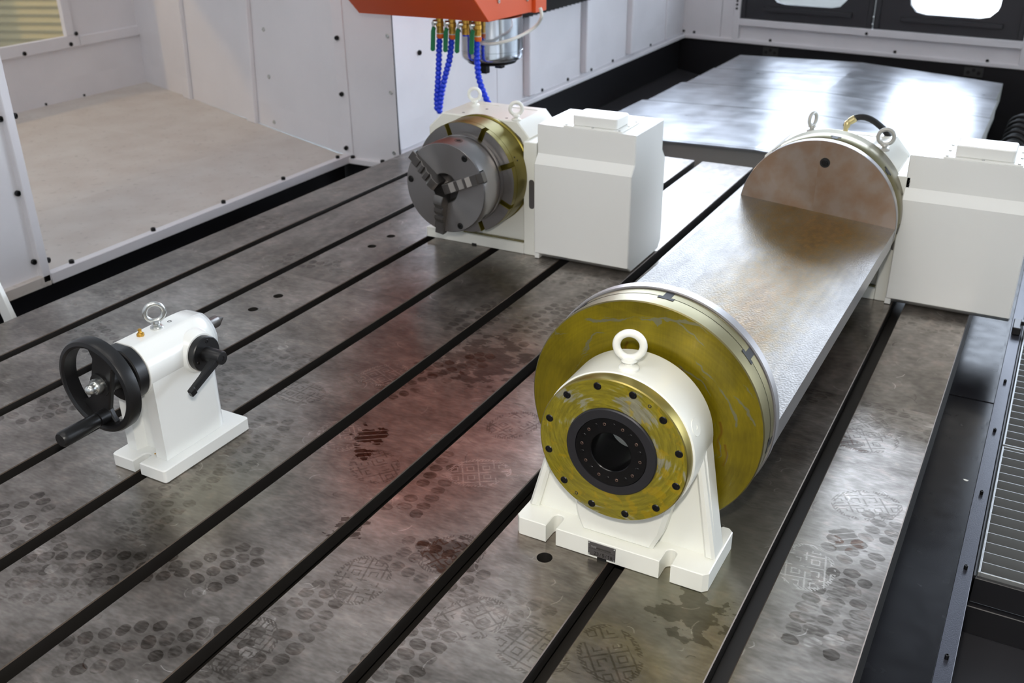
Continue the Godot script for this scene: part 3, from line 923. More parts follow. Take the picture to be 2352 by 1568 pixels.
# ---------------------------------------------------------------- rotary heads
func rotary_head(called_label: String, d: Vector3, cover_shift: float, second: bool):
	var t := thing("rotary_head", called_label, "machine head", Vector3(-1.20, 0, -2.24) + d, "")
	var o := t.position
	var P: Material = K.cream_paint
	var m := M.new(o, P)
	m.x.origin = d
	# octagonal casting
	var oct: PackedVector2Array = [Vector2(-1.437, 0.027), Vector2(-1.145, 0.027), Vector2(-1.14, 0.300), Vector2(-1.174, 0.338), Vector2(-1.394, 0.338), Vector2(-1.437, 0.298)]
	m.ext(oct, -2.32, -2.160, 0.0025)
	obj("housing", m, t)
	m = M.new(o, P)
	m.x.origin = d
	m.box(Vector3(-1.4450, 0, -2.33), Vector3(-1.1455, 0.0275, -2.137), 0.0012)
	var foot := obj("foot", m, t)
	m = M.new(o, K.oil_pool)
	m.x.origin = d
	m.box(Vector3(-1.335, 0.0275, -2.1595), Vector3(-1.148, 0.0283, -2.1455))
	obj("oil_pool", m, foot)
	m = M.new(o, K.hole_black)
	m.x.origin = d
	m.box(Vector3(-1.302, 0.0, -2.140), Vector3(-1.288, 0.0045, -2.1362))
	obj("key_notch", m, foot)
	m = M.new(o, P)
	m.x.origin = d
	m.box(Vector3(-1.1450, 0, -2.30), Vector3(-1.1085, 0.296, -2.137), 0.0015)
	var col := obj("side_column", m, t)
	m = M.new(o, K.plate_grey)
	m.x = Transform3D(Basis.IDENTITY, d + Vector3(-1.1215, 0.164, -2.137))
	m.ext(rrect(0.0150, 0.076, 0.0074), 0.0, 0.0012, 0.0003)
	var sp := obj("oil_sight", m, col)
	m = M.new(o, K.plate_grey)
	m.x = Transform3D(Basis(Vector3(0, 0, 1), 0.0), d + Vector3(-1.170, 0.293, -2.160))
	m.ext(PackedVector2Array([Vector2(-0.009, 0.016), Vector2(-0.009, -0.008), Vector2(0.012, -0.008), Vector2(0.006, 0.004)]), 0.0, 0.0015)
	obj("pointer", m, t)
	for e in [-1.335, -1.222]:
		m = M.new(o, P)
		m.x = Transform3D(Basis(Vector3(1, 0, 0), Vector3(0, 0, -1), Vector3(0, 1, 0)), d + Vector3(e, 0.338, -2.292))
		m.ext(rrect(0.075, 0.006, 0.003), 0.0, 0.0012, 0.0003)
		obj("locating_key", m, t)
	for q in [[-1.345, -2.185], [-1.215, -2.180], [-1.310, -2.245], [-1.235, -2.245]]:
		bolt(t, d + Vector3(q[0], 0.338, q[1]), Vector3.UP, 0.0040, 0.0005, "plate_grey", "tapped_plug")
	if second:
		eyebolt(t, d + Vector3(-1.361, 0.338, -2.275), 1.25, "grey_eye", 0.0150, 0.0045)
		eyebolt(t, d + Vector3(-1.178, 0.338, -2.175), 0.15, "grey_eye", 0.0165, 0.0045)
	else:
		eyebolt(t, d + Vector3(-1.361, 0.338, -2.270), 0.35, "cream_paint", 0.0152, 0.0046)
		eyebolt(t, d + Vector3(-1.183, 0.338, -2.172), 0.55, "cream_paint", 0.0152, 0.0046)
	var ax := Vector3(-1.276, 0.2035, 0) + d
	if not second:
		m = M.new(o, K.olive_rim)
		m.x.origin = ax
		m.lathe([Vector2(0.1425, -2.160), Vector2(0.1425, -2.152), Vector2(0.1395, -2.150), Vector2(0.1395, -2.140), Vector2(0.1415, -2.138), Vector2(0.1415, -2.088), Vector2(0, -2.088)], 96)
		var fp := obj("face_plate", m, t)
		m = M.new(o, K.olive_rim)
		m.x.origin = ax
		var cap: Material = K.turned_steel
		for k in 8:
			var a0 := deg_to_rad(20.5 + 45.0 * k)
			var gap := 0.0062
			var pts: PackedVector2Array = []
			for j in 11:
				var r0 := 0.1412
				var g := asin(gap / r0)
				pts.append(Vector2.from_angle(lerpf(a0 + g, a0 + PI / 4 - g, j / 10.0)) * r0)
			for j in 9:
				var r1 := 0.088
				var g := asin(gap / r1)
				pts.append(Vector2.from_angle(lerpf(a0 + PI / 4 - g, a0 + g, j / 8.0)) * r1)
			m.ext(pts, -2.088, -2.070, 0.0006, cap)
		m.use(cap)
		m.lathe([Vector2(0.0885, -2.088), Vector2(0.0885, -2.0705), Vector2(0, -2.0705)], 64)
		obj("slotted_face", m, fp)
		for q in [[22.0, 0.1418, -2.105], [26.0, 0.1418, -2.098]]:
			var a := deg_to_rad(q[0])
			bolt(fp, Vector3(ax.x + cos(a) * q[1], ax.y + sin(a) * q[1], q[2]), Vector3(cos(a), sin(a), 0), 0.0022, 0.0006, "hole_black", "index_hole")
	else:
		var cx := Vector3(-0.424, 0.2068, 0)
		m = M.new(o, K.oil_rim)
		m.x.origin = cx
		m.lathe([Vector2(0, -2.262), Vector2(0.168, -2.262), Vector2(0.1715, -2.258), Vector2(0.1715, -2.176), Vector2(0.168, -2.1712), Vector2(0, -2.1712)], 112)
		var fp := obj("face_plate", m, t)
		for k in 8:
			var a := deg_to_rad(-4.9) + PI / 2 + k * PI / 4
			m = M.new(o, K.hole_black)
			m.x = Transform3D(Basis(Vector3(-sin(a), cos(a), 0), Vector3(0, 0, 1), Vector3(cos(a), sin(a), 0)), Vector3(cx.x + cos(a) * 0.1700, cx.y + sin(a) * 0.1700, -2.195))
			m.ext(PackedVector2Array([Vector2(-0.006, 0.016), Vector2(0.006, 0.016), Vector2(0.006, 0.002), Vector2(0.011, 0.002), Vector2(0.011, -0.006), Vector2(-0.011, -0.006), Vector2(-0.011, 0.002), Vector2(-0.006, 0.002)]), 0.0, 0.0020)
			obj("slot_end", m, fp)
	# sheet-metal motor cover beside the column
	var s := d + Vector3(cover_shift, 0, 0)
	m = M.new(o, K.cover_paint)
	m.x = Transform3D(Basis(Vector3(0, 0, -1), Vector3(0, 1, 0), Vector3(1, 0, 0)), s)
	var pr: PackedVector2Array = [Vector2(2.140, 0.003), Vector2(2.118, 0.019), Vector2(2.118, 0.250), Vector2(2.137, 0.273), Vector2(2.137, 0.3445), Vector2(2.318, 0.3445), Vector2(2.318, 0.270), Vector2(2.341, 0.244), Vector2(2.341, 0.026), Vector2(2.322, 0.003)]
	m.ext(pr, -1.1055, -0.847, 0.0022)
	var cov := obj("motor_cover", m, t)
	m = M.new(o, K.cover_paint)
	m.x.origin = s
	m.box(Vector3(-1.107, 0.001, -2.16), Vector3(-1.094, 0.016, -2.124), 0.001)
	obj("cover_flange", m, cov)
	m = M.new(o, K.cover_paint)
	m.x = Transform3D(Basis(Vector3(1, 0, 0), Vector3(0, 0, -1), Vector3(0, 1, 0)), s + Vector3(-0.9625, 0.3445, -2.198))
	m.ext(rrect(0.155, 0.112, 0.004), 0.0, 0.0030, 0.0006)
	var lidp := obj("lid_plate", m, cov)
	m = M.new(o, K.cover_paint)
	m.x = Transform3D(Basis(Vector3(1, 0, 0), Vector3(0, 0, -1), Vector3(0, 1, 0)), s + Vector3(-0.9605, 0.3475, -2.190))
	m.ext(rrect(0.116, 0.078, 0.008), 0.0, 0.0250, 0.0022)
	obj("terminal_lid", m, cov)
	for q in [[-1.033, -2.150], [-0.962, -2.1465], [-0.893, -2.147], [-0.891, -2.198], [-0.893, -2.248], [-1.033, -2.198], [-1.033, -2.248]]:
		bolt(lidp, s + Vector3(q[0], 0.3475, q[1]), Vector3.UP, 0.0034, 0.0022, "zinc")
	if second:
		for q in [[-1.1025, 0.286], [-1.1025, 0.278]]:
			bolt(cov, s + Vector3(q[0] + 0.004, q[1], -2.1368), Vector3.BACK, 0.0022, 0.0014, "bolt_black")
		m = M.new(o, K.cream_paint)
		m.x.origin = d
		m.box(Vector3(-1.290, 0.338, -2.245), Vector3(-1.185, 0.3410, -2.185), 0.0008)
		obj("port_pad", m, t)
		# hydraulic elbow and hose
		var at := onto(Vector2(1941, 308), 0.341)
		m = M.new(o, K.pale_brass)
		m.x = along(Vector3.UP, at)
		m.lathe([Vector2(0.0080, 0), Vector2(0.0080, 0.004), Vector2(0.0058, 0.005), Vector2(0.0058, 0.018), Vector2(0, 0.018)], 6)
		m.x = along(Vector3(0.25, 1.0, 0.0), at + Vector3(0, 0.017, 0))
		m.lathe([Vector2(0.0075, 0), Vector2(0.0080, 0.003), Vector2(0.0080, 0.010), Vector2(0.006, 0.013), Vector2(0, 0.013)], 6)
		m.x = along(Vector3(1.0, 0.75, -0.2), at + Vector3(0.001, 0.026, 0))
		m.lathe([Vector2(0.0065, 0), Vector2(0.0065, 0.006), Vector2(0.0085, 0.007), Vector2(0.0085, 0.020), Vector2(0.0065, 0.022), Vector2(0, 0.022)], 10)
		obj("hose_elbow", m, t)
		m = M.new(o, K.rubber)
		var cv := Curve3D.new()
		cv.add_point(at + Vector3(0.014, 0.037, -0.003), Vector3.ZERO, Vector3(0.020, 0.012, -0.006))
		cv.add_point(at + Vector3(0.070, 0.020, -0.03), Vector3(-0.015, 0.014, 0.008), Vector3(0.02, -0.016, -0.01))
		cv.add_point(at + Vector3(0.115, -0.06, -0.075), Vector3(-0.01, 0.03, 0.01))
		m.tube(cv.tessellate(4, 3), 0.0072, 14)
		obj("hydraulic_hose", m, t)

func onto(px: Vector2, y: float) -> Vector3:
	# a point of the plan that was read off at a pixel of the survey photograph
	var f := 2280.07
	var b := Basis.from_euler(Vector3(-0.453038564, 0.505745244, -0.0119958579))
	var d := b * Vector3((px.x - 1176.0) / f, -(px.y - 784.0) / f, -1.0)
	return Vector3(0, H, 0) + d * ((y - H) / d.y)

func chuck():
	var c := Vector3(-1.276, 0.2035, 0)
	var t := thing("three_jaw_chuck", "round grey steel three-jaw chuck bolted to the left rotary head", "chuck", Vector3(-1.276, 0.2035, -2.0))
	var o := t.position
	var m := M.new(o, K.turned_steel)
	m.x.origin = c
	m.lathe([Vector2(0, -2.0700), Vector2(0.112, -2.0700), Vector2(0.1125, -2.069), Vector2(0.1125, -2.057), Vector2(0.1085, -2.056), Vector2(0.1085, -2.049), Vector2(0.1125, -2.048), Vector2(0.1125, -1.978), Vector2(0.1105, -1.975), Vector2(0.038, -1.975), Vector2(0.036, -1.977), Vector2(0.036, -2.045), Vector2(0, -2.045)], 112)
	var body := obj("chuck_body", m, t)
	for a in [54.0, 174.0, -66.0]:
		var dd := Vector3(cos(deg_to_rad(a)), sin(deg_to_rad(a)), 0)
		m = M.new(o, K.hole_black)
		m.x.origin = c + dd * 0.0995 + Vector3(0, 0, -1.975)
		m.lathe([Vector2(0.0082, 0), Vector2(0.0082, 0.0004), Vector2(0, 0.0004)], 24)
		obj("counterbore", m, body)
		bolt(body, c + dd * 0.0995 + Vector3(0, 0, -1.9746), Vector3.BACK, 0.0066, 0.0016)
	for a in [80.0, -40.0, 200.0]:
		var dd := Vector3(cos(deg_to_rad(a)), sin(deg_to_rad(a)), 0)
		m = M.new(o, K.jaw_steel)
		m.x = along(dd, c + dd * 0.1122 + Vector3(0, 0, -2.014))
		m.lathe([Vector2(0.0105, 0), Vector2(0.0105, 0.0008), Vector2(0.0075, 0.0008)], 24)
		m.use(K.hole_black)
		m.lathe([Vector2(0.0075, 0.0008), Vector2(0, 0.0006)], 4)
		obj("key_socket", m, body)
	for a in [21.0, 141.0, -99.0]:
		var dd := Vector3(cos(deg_to_rad(a)), sin(deg_to_rad(a)), 0)
		var ss := Vector3(-dd.y, dd.x, 0)
		m = M.new(o, K.jaw_steel)
		m.x = Transform3D(Basis(dd, Vector3(0, 0, 1), dd.cross(Vector3(0, 0, 1))), c + Vector3(0, 0, -1.975))
		var pr: PackedVector2Array = [Vector2(0.012, -0.010), Vector2(0.119, -0.010), Vector2(0.119, 0.006), Vector2(0.103, 0.006), Vector2(0.103, 0.012), Vector2(0.087, 0.012), Vector2(0.086, 0.010), Vector2(0.076, 0.018), Vector2(0.074, 0.018), Vector2(0.068, 0.018), Vector2(0.066, 0.015), Vector2(0.056, 0.024), Vector2(0.046, 0.024), Vector2(0.044, 0.021), Vector2(0.034, 0.030), Vector2(0.018, 0.030), Vector2(0.012, 0.026)]
		m.ext(pr, -0.0125, 0.0125, 0.0012)
		var jaw := obj("jaw", m, t)
		m = M.new(o, K.hole_black)
		m.x = Transform3D(Basis(ss, Vector3(0, 0, 1), dd), c + dd * 0.1122)
		m.ext(PackedVector2Array([Vector2(-0.0155, -1.992), Vector2(0.0155, -1.992), Vector2(0.0155, -1.9755), Vector2(-0.0155, -1.9755)]), 0.0, 0.0006)
		obj("jaw_slot", m, jaw)

# ---------------------------------------------------------------- small hand tailstock
func tailstock():
	var t := thing("tailstock", "small white hand tailstock with black handwheel and clamping lever standing on the table", "tailstock", Vector3(-1.2345, 0, -1.03))
	var o := t.position
	var P: Material = K.white_enamel
	var m := M.new(o, P)
	m.x = Transform3D(Basis(Vector3(1, 0, 0), Vector3(0, 0, -1), Vector3(0, 1, 0)), Vector3.ZERO)
	var p: PackedVector2Array = [Vector2(-1.290, 0.928), Vector2(-1.2445, 0.928)]
	for k in 9:
		p.append(Vector2(-1.237, 0.950) + Vector2.from_angle(PI - k * PI / 8) * 0.0075)
	p.append(Vector2(-1.2295, 0.928))
	for q in [[-1.177, 0.933, -90], [-1.177, 1.124, 0], [-1.290, 1.124, 90]]:
		for k in 5:
			p.append(Vector2(q[0], q[1]) + Vector2.from_angle(deg_to_rad(q[2] + k * 22.5)) * 0.0055)
	for k in 3:
		p.append(Vector2(-1.290, 0.9335) + Vector2.from_angle(deg_to_rad(180 + k * 45)) * 0.0055)
	m.ext(p, 0.0, 0.0245, 0.0018)
	obj("base_plate", m, t)
	# head: a barrel with a flat on top, domed at the nose
	var cy := 0.189
	var r := 0.0485
	var sect := func(f: float) -> PackedVector2Array:
		var out: PackedVector2Array = []
		for k in 36:
			var a := -PI / 2 + TAU * k / 36
			var q := Vector2.from_angle(a) * r * f
			q.y = minf(q.y, 0.0455 * f)
			out.append(q + Vector2(-1.2365, cy))
		return out
	m = M.new(o, P)
	var zs := [[-0.9505, 0.985], [-0.9525, 1.0], [-1.070, 1.0], [-1.088, 0.985], [-1.100, 0.94], [-1.108, 0.86], [-1.1125, 0.74], [-1.1145, 0.60], [-1.115, 0.0]]
	for i in zs.size() - 1:
		var A: PackedVector2Array = sect.call(zs[i][1])
		var B: PackedVector2Array = sect.call(zs[i + 1][1])
		for k in 36:
			var j := (k + 1) % 36
			var pa := Vector3(A[k].x, A[k].y, zs[i][0])
			var pb := Vector3(A[j].x, A[j].y, zs[i][0])
			var pc := Vector3(B[j].x, B[j].y, zs[i + 1][0])
			var pd := Vector3(B[k].x, B[k].y, zs[i + 1][0])
			var ns := []
			for q in [[pa, k, i], [pb, j, i], [pc, j, i + 1], [pd, k, i + 1]]:
				var a: float = -PI / 2 + TAU * q[1] / 36
				var nn := Vector3(cos(a), sin(a), 0)
				if q[0].y > cy + 0.0454 * zs[q[2]][1]:
					nn = Vector3.UP
				var slope := 0.0
				if q[2] > 2:
					slope = [0, 0, 0, 0.35, 0.7, 1.3, 2.4, 4.0, 30.0][q[2]]
				nn = (nn + Vector3(0, 0, -slope)).normalized()
				if q[2] == 0: nn = (nn + Vector3(0, 0, 1)).normalized()
				ns.append(nn)
			m.quadn(pa, pb, pc, pd, ns[0], ns[1], ns[2], ns[3], Vector2.ZERO, Vector2.RIGHT, Vector2.ONE, Vector2.DOWN)
	var cap: PackedVector2Array = sect.call(0.985)
	m.ext(cap, -0.953, -0.9505)
	# pedestal: two flanges, a hollow front, a rounded back
	var ped: PackedVector2Array = [Vector2(-1.283, 0.954), Vector2(-1.262, 0.954), Vector2(-1.257, 0.973), Vector2(-1.221, 0.973), Vector2(-1.216, 0.954), Vector2(-1.191, 0.954)]
	for k in 9:
		ped.append(Vector2(-1.218, 1.075) + Vector2.from_angle(k * PI / 16) * 0.027)
	for k in 9:
		ped.append(Vector2(-1.256, 1.075) + Vector2.from_angle(PI / 2 + k * PI / 16) * 0.027)
	m.x = Transform3D(Basis(Vector3(1, 0, 0), Vector3(0, 0, -1), Vector3(0, 1, 0)), Vector3.ZERO)
	m.ext(ped, 0.0235, 0.185, 0.0015)
	# round boss for the clamp on the near side
	m.x = along(Vector3.RIGHT, Vector3(-1.2, 0.184, -1.057))
	m.lathe([Vector2(0.040, 0.0), Vector2(0.036, 0.012), Vector2(0.0335, 0.0165), Vector2(0, 0.0165)], 40)
	obj("tailstock_body", m, t)
	# sleeve and centre
	m = M.new(o, K.jaw_steel)
	m.x.origin = Vector3(-1.2365, 0.1935, 0)
	m.lathe([Vector2(0.0, -1.1665), Vector2(0.0008, -1.1665), Vector2(0.0100, -1.1500), Vector2(0.0108, -1.1490), Vector2(0.0108, -1.1080)], 36)
	obj("centre_point", m, t)
	# black end cap
	m = M.new(o, K.black_plastic)
	var ring: PackedVector2Array = sect.call(0.985)
	m.ext(ring, -0.950, -0.928, 0.002)
	m.x.origin = Vector3(-1.2365, 0.190, 0)
	m.lathe([Vector2(0.022, -0.929), Vector2(0.019, -0.902), Vector2(0, -0.902)], 32)
	obj("end_cap", m, t)
	# handwheel
	var wc := Vector3(-1.2315, 0.1915, -0.888)
	m = M.new(o, K.black_plastic)
	m.x.origin = wc
	m.lathe([Vector2(0.066, -0.012), Vector2(0.0745, -0.013), Vector2(0.079, -0.010), Vector2(0.0795, 0.006), Vector2(0.077, 0.011), Vector2(0.071, 0.0125), Vector2(0.067, 0.010), Vector2(0.0655, 0.0), Vector2(0.066, -0.012)], 72)
	var wheel := obj("handwheel", m, t)
	m = M.new(o, K.black_plastic)
	m.x.origin = wc
	var sp: PackedVector2Array = []
	for e in [0, 1]:
		var a := deg_to_rad(72.0 + 180.0 * e)
		for q in [[-1.35, 0.022], [-0.80, 0.030], [-0.50, 0.045], [-0.55, 0.060], [-0.62, 0.069], [0.0, 0.071], [0.62, 0.069], [0.55, 0.060], [0.50, 0.045], [0.80, 0.030], [1.35, 0.022]]:
			sp.append(Vector2.from_angle(a + q[0]) * q[1])
	m.ext(sp, -0.0105, -0.001, 0.002)
	m.lathe([Vector2(0.021, -0.012), Vector2(0.019, 0.002), Vector2(0, 0.002)], 32)
	obj("spoke_web", m, wheel)
	m = M.new(o, K.zinc)
	m.x.origin = wc + Vector3(0, 0, 0.002)
	m.lathe([Vector2(0.013, 0), Vector2(0.013, 0.009), Vector2(0.0118, 0.0105), Vector2(0, 0.0105)], 6)
	m.lathe([Vector2(0.0088, 0.010), Vector2(0.0088, 0.015), Vector2(0.0080, 0.0195), Vector2(0.0055, 0.0228), Vector2(0.0025, 0.0242), Vector2(0, 0.0245)], 28)
	obj("dome_nut", m, wheel)
	m = M.new(o, K.black_plastic)
	m.x.origin = wc + Vector3(-0.002, -0.0555, 0)
	m.lathe([Vector2(0.0125, -0.008), Vector2(0.0118, 0.016), Vector2(0.0095, 0.0165), Vector2(0.0095, 0.0175), Vector2(0.0112, 0.0185), Vector2(0.0125, 0.045), Vector2(0.0128, 0.078), Vector2(0.0125, 0.0835), Vector2(0.0105, 0.0865), Vector2(0.0, 0.087)], 32)
	obj("crank_handle", m, wheel)
	# clamp: flange, hub and lever
	m = M.new(o, K.black_plastic)
	m.x = along(Vector3.RIGHT, Vector3(-1.185, 0.184, -1.057))
	m.lathe([Vector2(0.0305, 0.0), Vector2(0.0305, 0.0125), Vector2(0.029, 0.014), Vector2(0, 0.014)], 48)
	var fl := obj("clamp_flange", m, t)
	for a in [80.0, 200.0, 320.0]:
		var q := Vector3(-1.1712, 0.184 + 0.0225 * sin(deg_to_rad(a)), -1.057 - 0.0225 * cos(deg_to_rad(a)))
		bolt(fl, q, Vector3.RIGHT, 0.0034, 0.0012)
	m = M.new(o, K.black_plastic)
	m.x = along(Vector3.RIGHT, Vector3(-1.173, 0.184, -1.057))
	m.lathe([Vector2(0.0135, 0.0), Vector2(0.0125, 0.034), Vector2(0.0108, 0.037), Vector2(0.004, 0.0372), Vector2(0.0036, 0.0360), Vector2(0, 0.0360)], 32)
	# arm in the plane of the lever: from the hub forward and down
	var dir := Vector3(0.0, -0.36, 0.93).normalized()
	var out := Vector3.RIGHT
	m.x = Transform3D(Basis(dir, out, dir.cross(out)), Vector3(-1.152, 0.184, -1.057))
	var arm: PackedVector2Array = [Vector2(0.0, -0.004), Vector2(0.050, 0.006), Vector2(0.082, 0.009), Vector2(0.084, 0.012), Vector2(0.084, 0.0185), Vector2(0.074, 0.0195), Vector2(0.071, 0.0165), Vector2(0.0, 0.013)]
	m.ext(arm, -0.0062, 0.0062, 0.0015)
	obj("clamp_lever", m, fl)
	eyebolt(t, Vector3(-1.2365, 0.2345, -1.020), 0.95, "zinc", 0.0150, 0.0042)
	m = M.new(o, K.brass)
	m.x = Transform3D(Basis(Vector3(1, 0, 0), Vector3(0, 0, -1), Vector3(0, 1, 0)), Vector3(-1.2365, 0.2345, -0.985))
	m.lathe([Vector2(0.0062, 0), Vector2(0.0062, 0.0042), Vector2(0.0052, 0.0052), Vector2(0.0034, 0.0060), Vector2(0.0026, 0.0085), Vector2(0.0034, 0.0100), Vector2(0.0030, 0.0120), Vector2(0, 0.0125)], 6)
	obj("grease_nipple", m, t)
	bolt(t, Vector3(-1.2365, 0.2343, -1.0475), Vector3.UP, 0.0042, 0.0004, "hole_black", "oil_hole")
	bolt(t, Vector3(-1.2030, 0.2185, -0.9830), Vector3(0.75, 0.65, 0), 0.0012, 0.0004, "hole_black", "pin_hole")

# ---------------------------------------------------------------- spindle head over the table
func spindle_head():
	var t := thing("spindle_head", "orange spindle head hanging over the table, with green valve levers and steel nose", "spindle head", Vector3(-1.75, 0.36, -2.86))
	var o := t.position
	var m := M.new(o, K.orange_paint)
	# hood: front leans out towards the operator as it rises
	var pr: PackedVector2Array = [Vector2(2.700, 0.482), Vector2(2.985, 0.477), Vector2(2.985, 1.25), Vector2(2.30, 1.25), Vector2(2.30, 0.838)]
	m.x = Transform3D(Basis(Vector3(0, 0, -1), Vector3(0, 1, 0), Vector3(1, 0, 0)), Vector3.ZERO)
	m.ext(pr, -2.047, -1.562, 0.002)
	obj("hood", m, t)
	m = M.new(o, K.orange_paint)
	m.box(Vector3(-1.585, 0.474, -3.062), Vector3(-1.550, 1.2, -2.985), 0.002)
	obj("hood_flange", m, t)
	var hood_bolts := [Vector3(-1.5615, 0.535, -2.76), Vector3(-1.5615, 0.520, -2.945)]
	for q in hood_bolts:
		bolt(t, q, Vector3.RIGHT, 0.006, 0.004, "zinc")
	# spindle nose
	var c := Vector3(-1.648, -0.014, -2.865)
	m = M.new(o, K.chrome)
	m.x = Transform3D(Basis(Vector3(1, 0, 0), Vector3(0, 0, -1), Vector3(0, 1, 0)), c)
	m.lathe([Vector2(0.0, 0.356), Vector2(0.086, 0.356), Vector2(0.093, 0.358), Vector2(0.0975, 0.363), Vector2(0.0995, 0.370), Vector2(0.1000, 0.378), Vector2(0.1000, 0.3865), Vector2(0.0992, 0.387), Vector2(0.0992, 0.3882), Vector2(0.1000, 0.3887), Vector2(0.1000, 0.4900), Vector2(0, 0.4900)], 96)
	var nose := obj("spindle_nose", m, t)
	m = M.new(o, K.black_oxide)
	m.x = Transform3D(Basis(Vector3(1, 0, 0), Vector3(0, 0, -1), Vector3(0, 1, 0)), c)
	m.lathe([Vector2(0, 0.343), Vector2(0.068, 0.343), Vector2(0.078, 0.346), Vector2(0.085, 0.356)], 64)
	obj("nose_ring", m, nose)
	for e in [-1.0, 1.0]:
		m = M.new(o, K.black_oxide)
		m.box(c + Vector3(-0.013, 0.318, e * 0.050 - 0.012), c + Vector3(0.013, 0.345, e * 0.050 + 0.012), 0.0012)
		obj("drive_key", m, nose)
	# ball valves: brass body, bracket, green lever
	var zv := -2.735
	var f := -zv / 2.66
	var bead := bead_mesh()
	var spots := [[-1.712, -1.743], [-1.668, -1.697], [-1.620, -1.655], [-1.578, -1.603]]
	var paths := [[[-1.701, 0.444], [-1.705, 0.405], [-1.708, 0.366], [-1.712, 0.326], [-1.717, 0.285], [-1.722, 0.251], [-1.722, 0.200]],
		[[-1.658, 0.443], [-1.662, 0.408], [-1.670, 0.369], [-1.685, 0.328], [-1.698, 0.287], [-1.708, 0.246], [-1.716, 0.200]], [],
		[[-1.570, 0.444], [-1.571, 0.409], [-1.571, 0.370], [-1.568, 0.331], [-1.558, 0.300], [-1.546, 0.274], [-1.530, 0.245], [-1.51, 0.215]]]
	for k in 4:
		var xv: float = spots[k][0] * f
		var top := Vector3(xv, 0.476, zv)
		m = M.new(o, K.brass)
		m.x = along(Vector3.DOWN, top + Vector3(0, 0.010, 0))
		m.lathe([Vector2(0.0, 0.0), Vector2(0.0115, 0.0), Vector2(0.0115, 0.018), Vector2(0.0135, 0.020), Vector2(0.0135, 0.032), Vector2(0.0115, 0.034), Vector2(0.0110, 0.043), Vector2(0.0120, 0.044), Vector2(0.0120, 0.052), Vector2(0, 0.052)], 8)
		var v := obj("ball_valve", m, t)
		m = M.new(o, K.zinc)
		m.x = along(Vector3(-0.75, 0, 0.66), top + Vector3(-0.012, -0.010, 0.010))
		m.lathe([Vector2(0, -0.006), Vector2(0.0085, -0.006), Vector2(0.0085, 0.003), Vector2(0.0075, 0.006), Vector2(0.003, 0.007), Vector2(0, 0.0065)], 12)
		obj("valve_stem", m, v)
		var hx: float = spots[k][1] * (-zv - 0.027) / 2.66
		var a := top + Vector3(-0.016, -0.008, 0.016)
		var b := Vector3(hx + 0.008, 0.444, zv + 0.026)
		var e := Vector3(hx + 0.002, 0.388, zv + 0.028)
		m = M.new(o, K.zinc)
		slab(m, a, b, 0.010, 0.0022)
		obj("valve_arm", m, v)
		m = M.new(o, K.green_sleeve)
		slab(m, b + Vector3(0.001, 0.010, -0.0005), b + Vector3(-0.004, -0.004, 0), 0.013, 0.0055)
		slab(m, b + Vector3(-0.003, -0.002, 0), e, 0.0145, 0.0060)
		m.x = along(Vector3(0, 0, 1), e - Vector3(0, 0.0, 0.0030))
		m.lathe([Vector2(0, 0), Vector2(0.00725, 0), Vector2(0.00725, 0.006), Vector2(0, 0.006)], 20)
		obj("green_lever", m, v)
		if paths[k].is_empty():
			m = M.new(o, K.blue_plastic)
			m.x = along(Vector3.DOWN, top + Vector3(0, -0.042, 0))
			m.lathe([Vector2(0.0105, 0), Vector2(0.0105, 0.004), Vector2(0, 0.004)], 16)
			obj("blanking_plug", m, v)
			continue
		m = M.new(o, K.white_hose)
		m.x = along(Vector3.DOWN, top + Vector3(0, -0.041, 0))
		m.lathe([Vector2(0.0105, 0), Vector2(0.0105, 0.005), Vector2(0, 0.005)], 16)
		obj("washer", m, v)
		m = M.new(o, K.orange_plastic)
		m.x = along(Vector3.DOWN, top + Vector3(0, -0.045, 0))
		m.lathe([Vector2(0.0122, 0), Vector2(0.0122, 0.009), Vector2(0.0100, 0.014), Vector2(0, 0.014)], 14)
		obj("hose_nozzle", m, v)
		var cv := Curve3D.new()
		for i in paths[k].size():
			var q: Array = paths[k][i]
			var g := zv / 2.64 * -1.0
			var pnt := Vector3(q[0] * g, 0.927 - (0.927 - q[1]) * g, zv)
			var prv: Array = paths[k][maxi(i - 1, 0)]
			var nxt: Array = paths[k][mini(i + 1, paths[k].size() - 1)]
			var tang := Vector3((nxt[0] - prv[0]) * g, (nxt[1] - prv[1]) * g, 0) / 6.0
			cv.add_point(pnt, -tang, tang)
		var hose := Node3D.new()
		hose.name = numbered("coolant_hose", t)
		t.add_child(hose)
		var l := cv.get_baked_length()
		var step := 0.0142
		var nb := int(l / step)
		for i in nb:
			var p0 := cv.sample_baked(i * step)
			var p1 := cv.sample_baked((i + 1) * step)
			put("hose_bead", bead, hose, Transform3D(along(p1 - p0, Vector3.ZERO).basis, p0 - o))
	# white air line looping round the nose
	m = M.new(o, K.white_hose)
	var cv := Curve3D.new()
	var g := 2.80 / 2.70
	for q in [[-1.388, 0.532, 0.018], [-1.383, 0.508, 0.02], [-1.402, 0.480, 0.0], [-1.440, 0.456, 0.03], [-1.494, 0.433, 0.085], [-1.553, 0.419, 0.105], [-1.600, 0.421, 0.10], [-1.66, 0.45, 0.06]]:
		cv.add_point(Vector3(q[0] * (2.86 - q[2]) / 2.70, 0.927 - (0.927 - q[1]) * (2.86 - q[2]) / 2.70, -2.86 + q[2]))
	for i in range(1, cv.point_count - 1):
		var tg := (cv.get_point_position(i + 1) - cv.get_point_position(i - 1)) / 6.0
		cv.set_point_in(i, -tg)
		cv.set_point_out(i, tg)
	m.tube(cv.tessellate(4, 3), 0.0052, 10)
	obj("air_line", m, t)

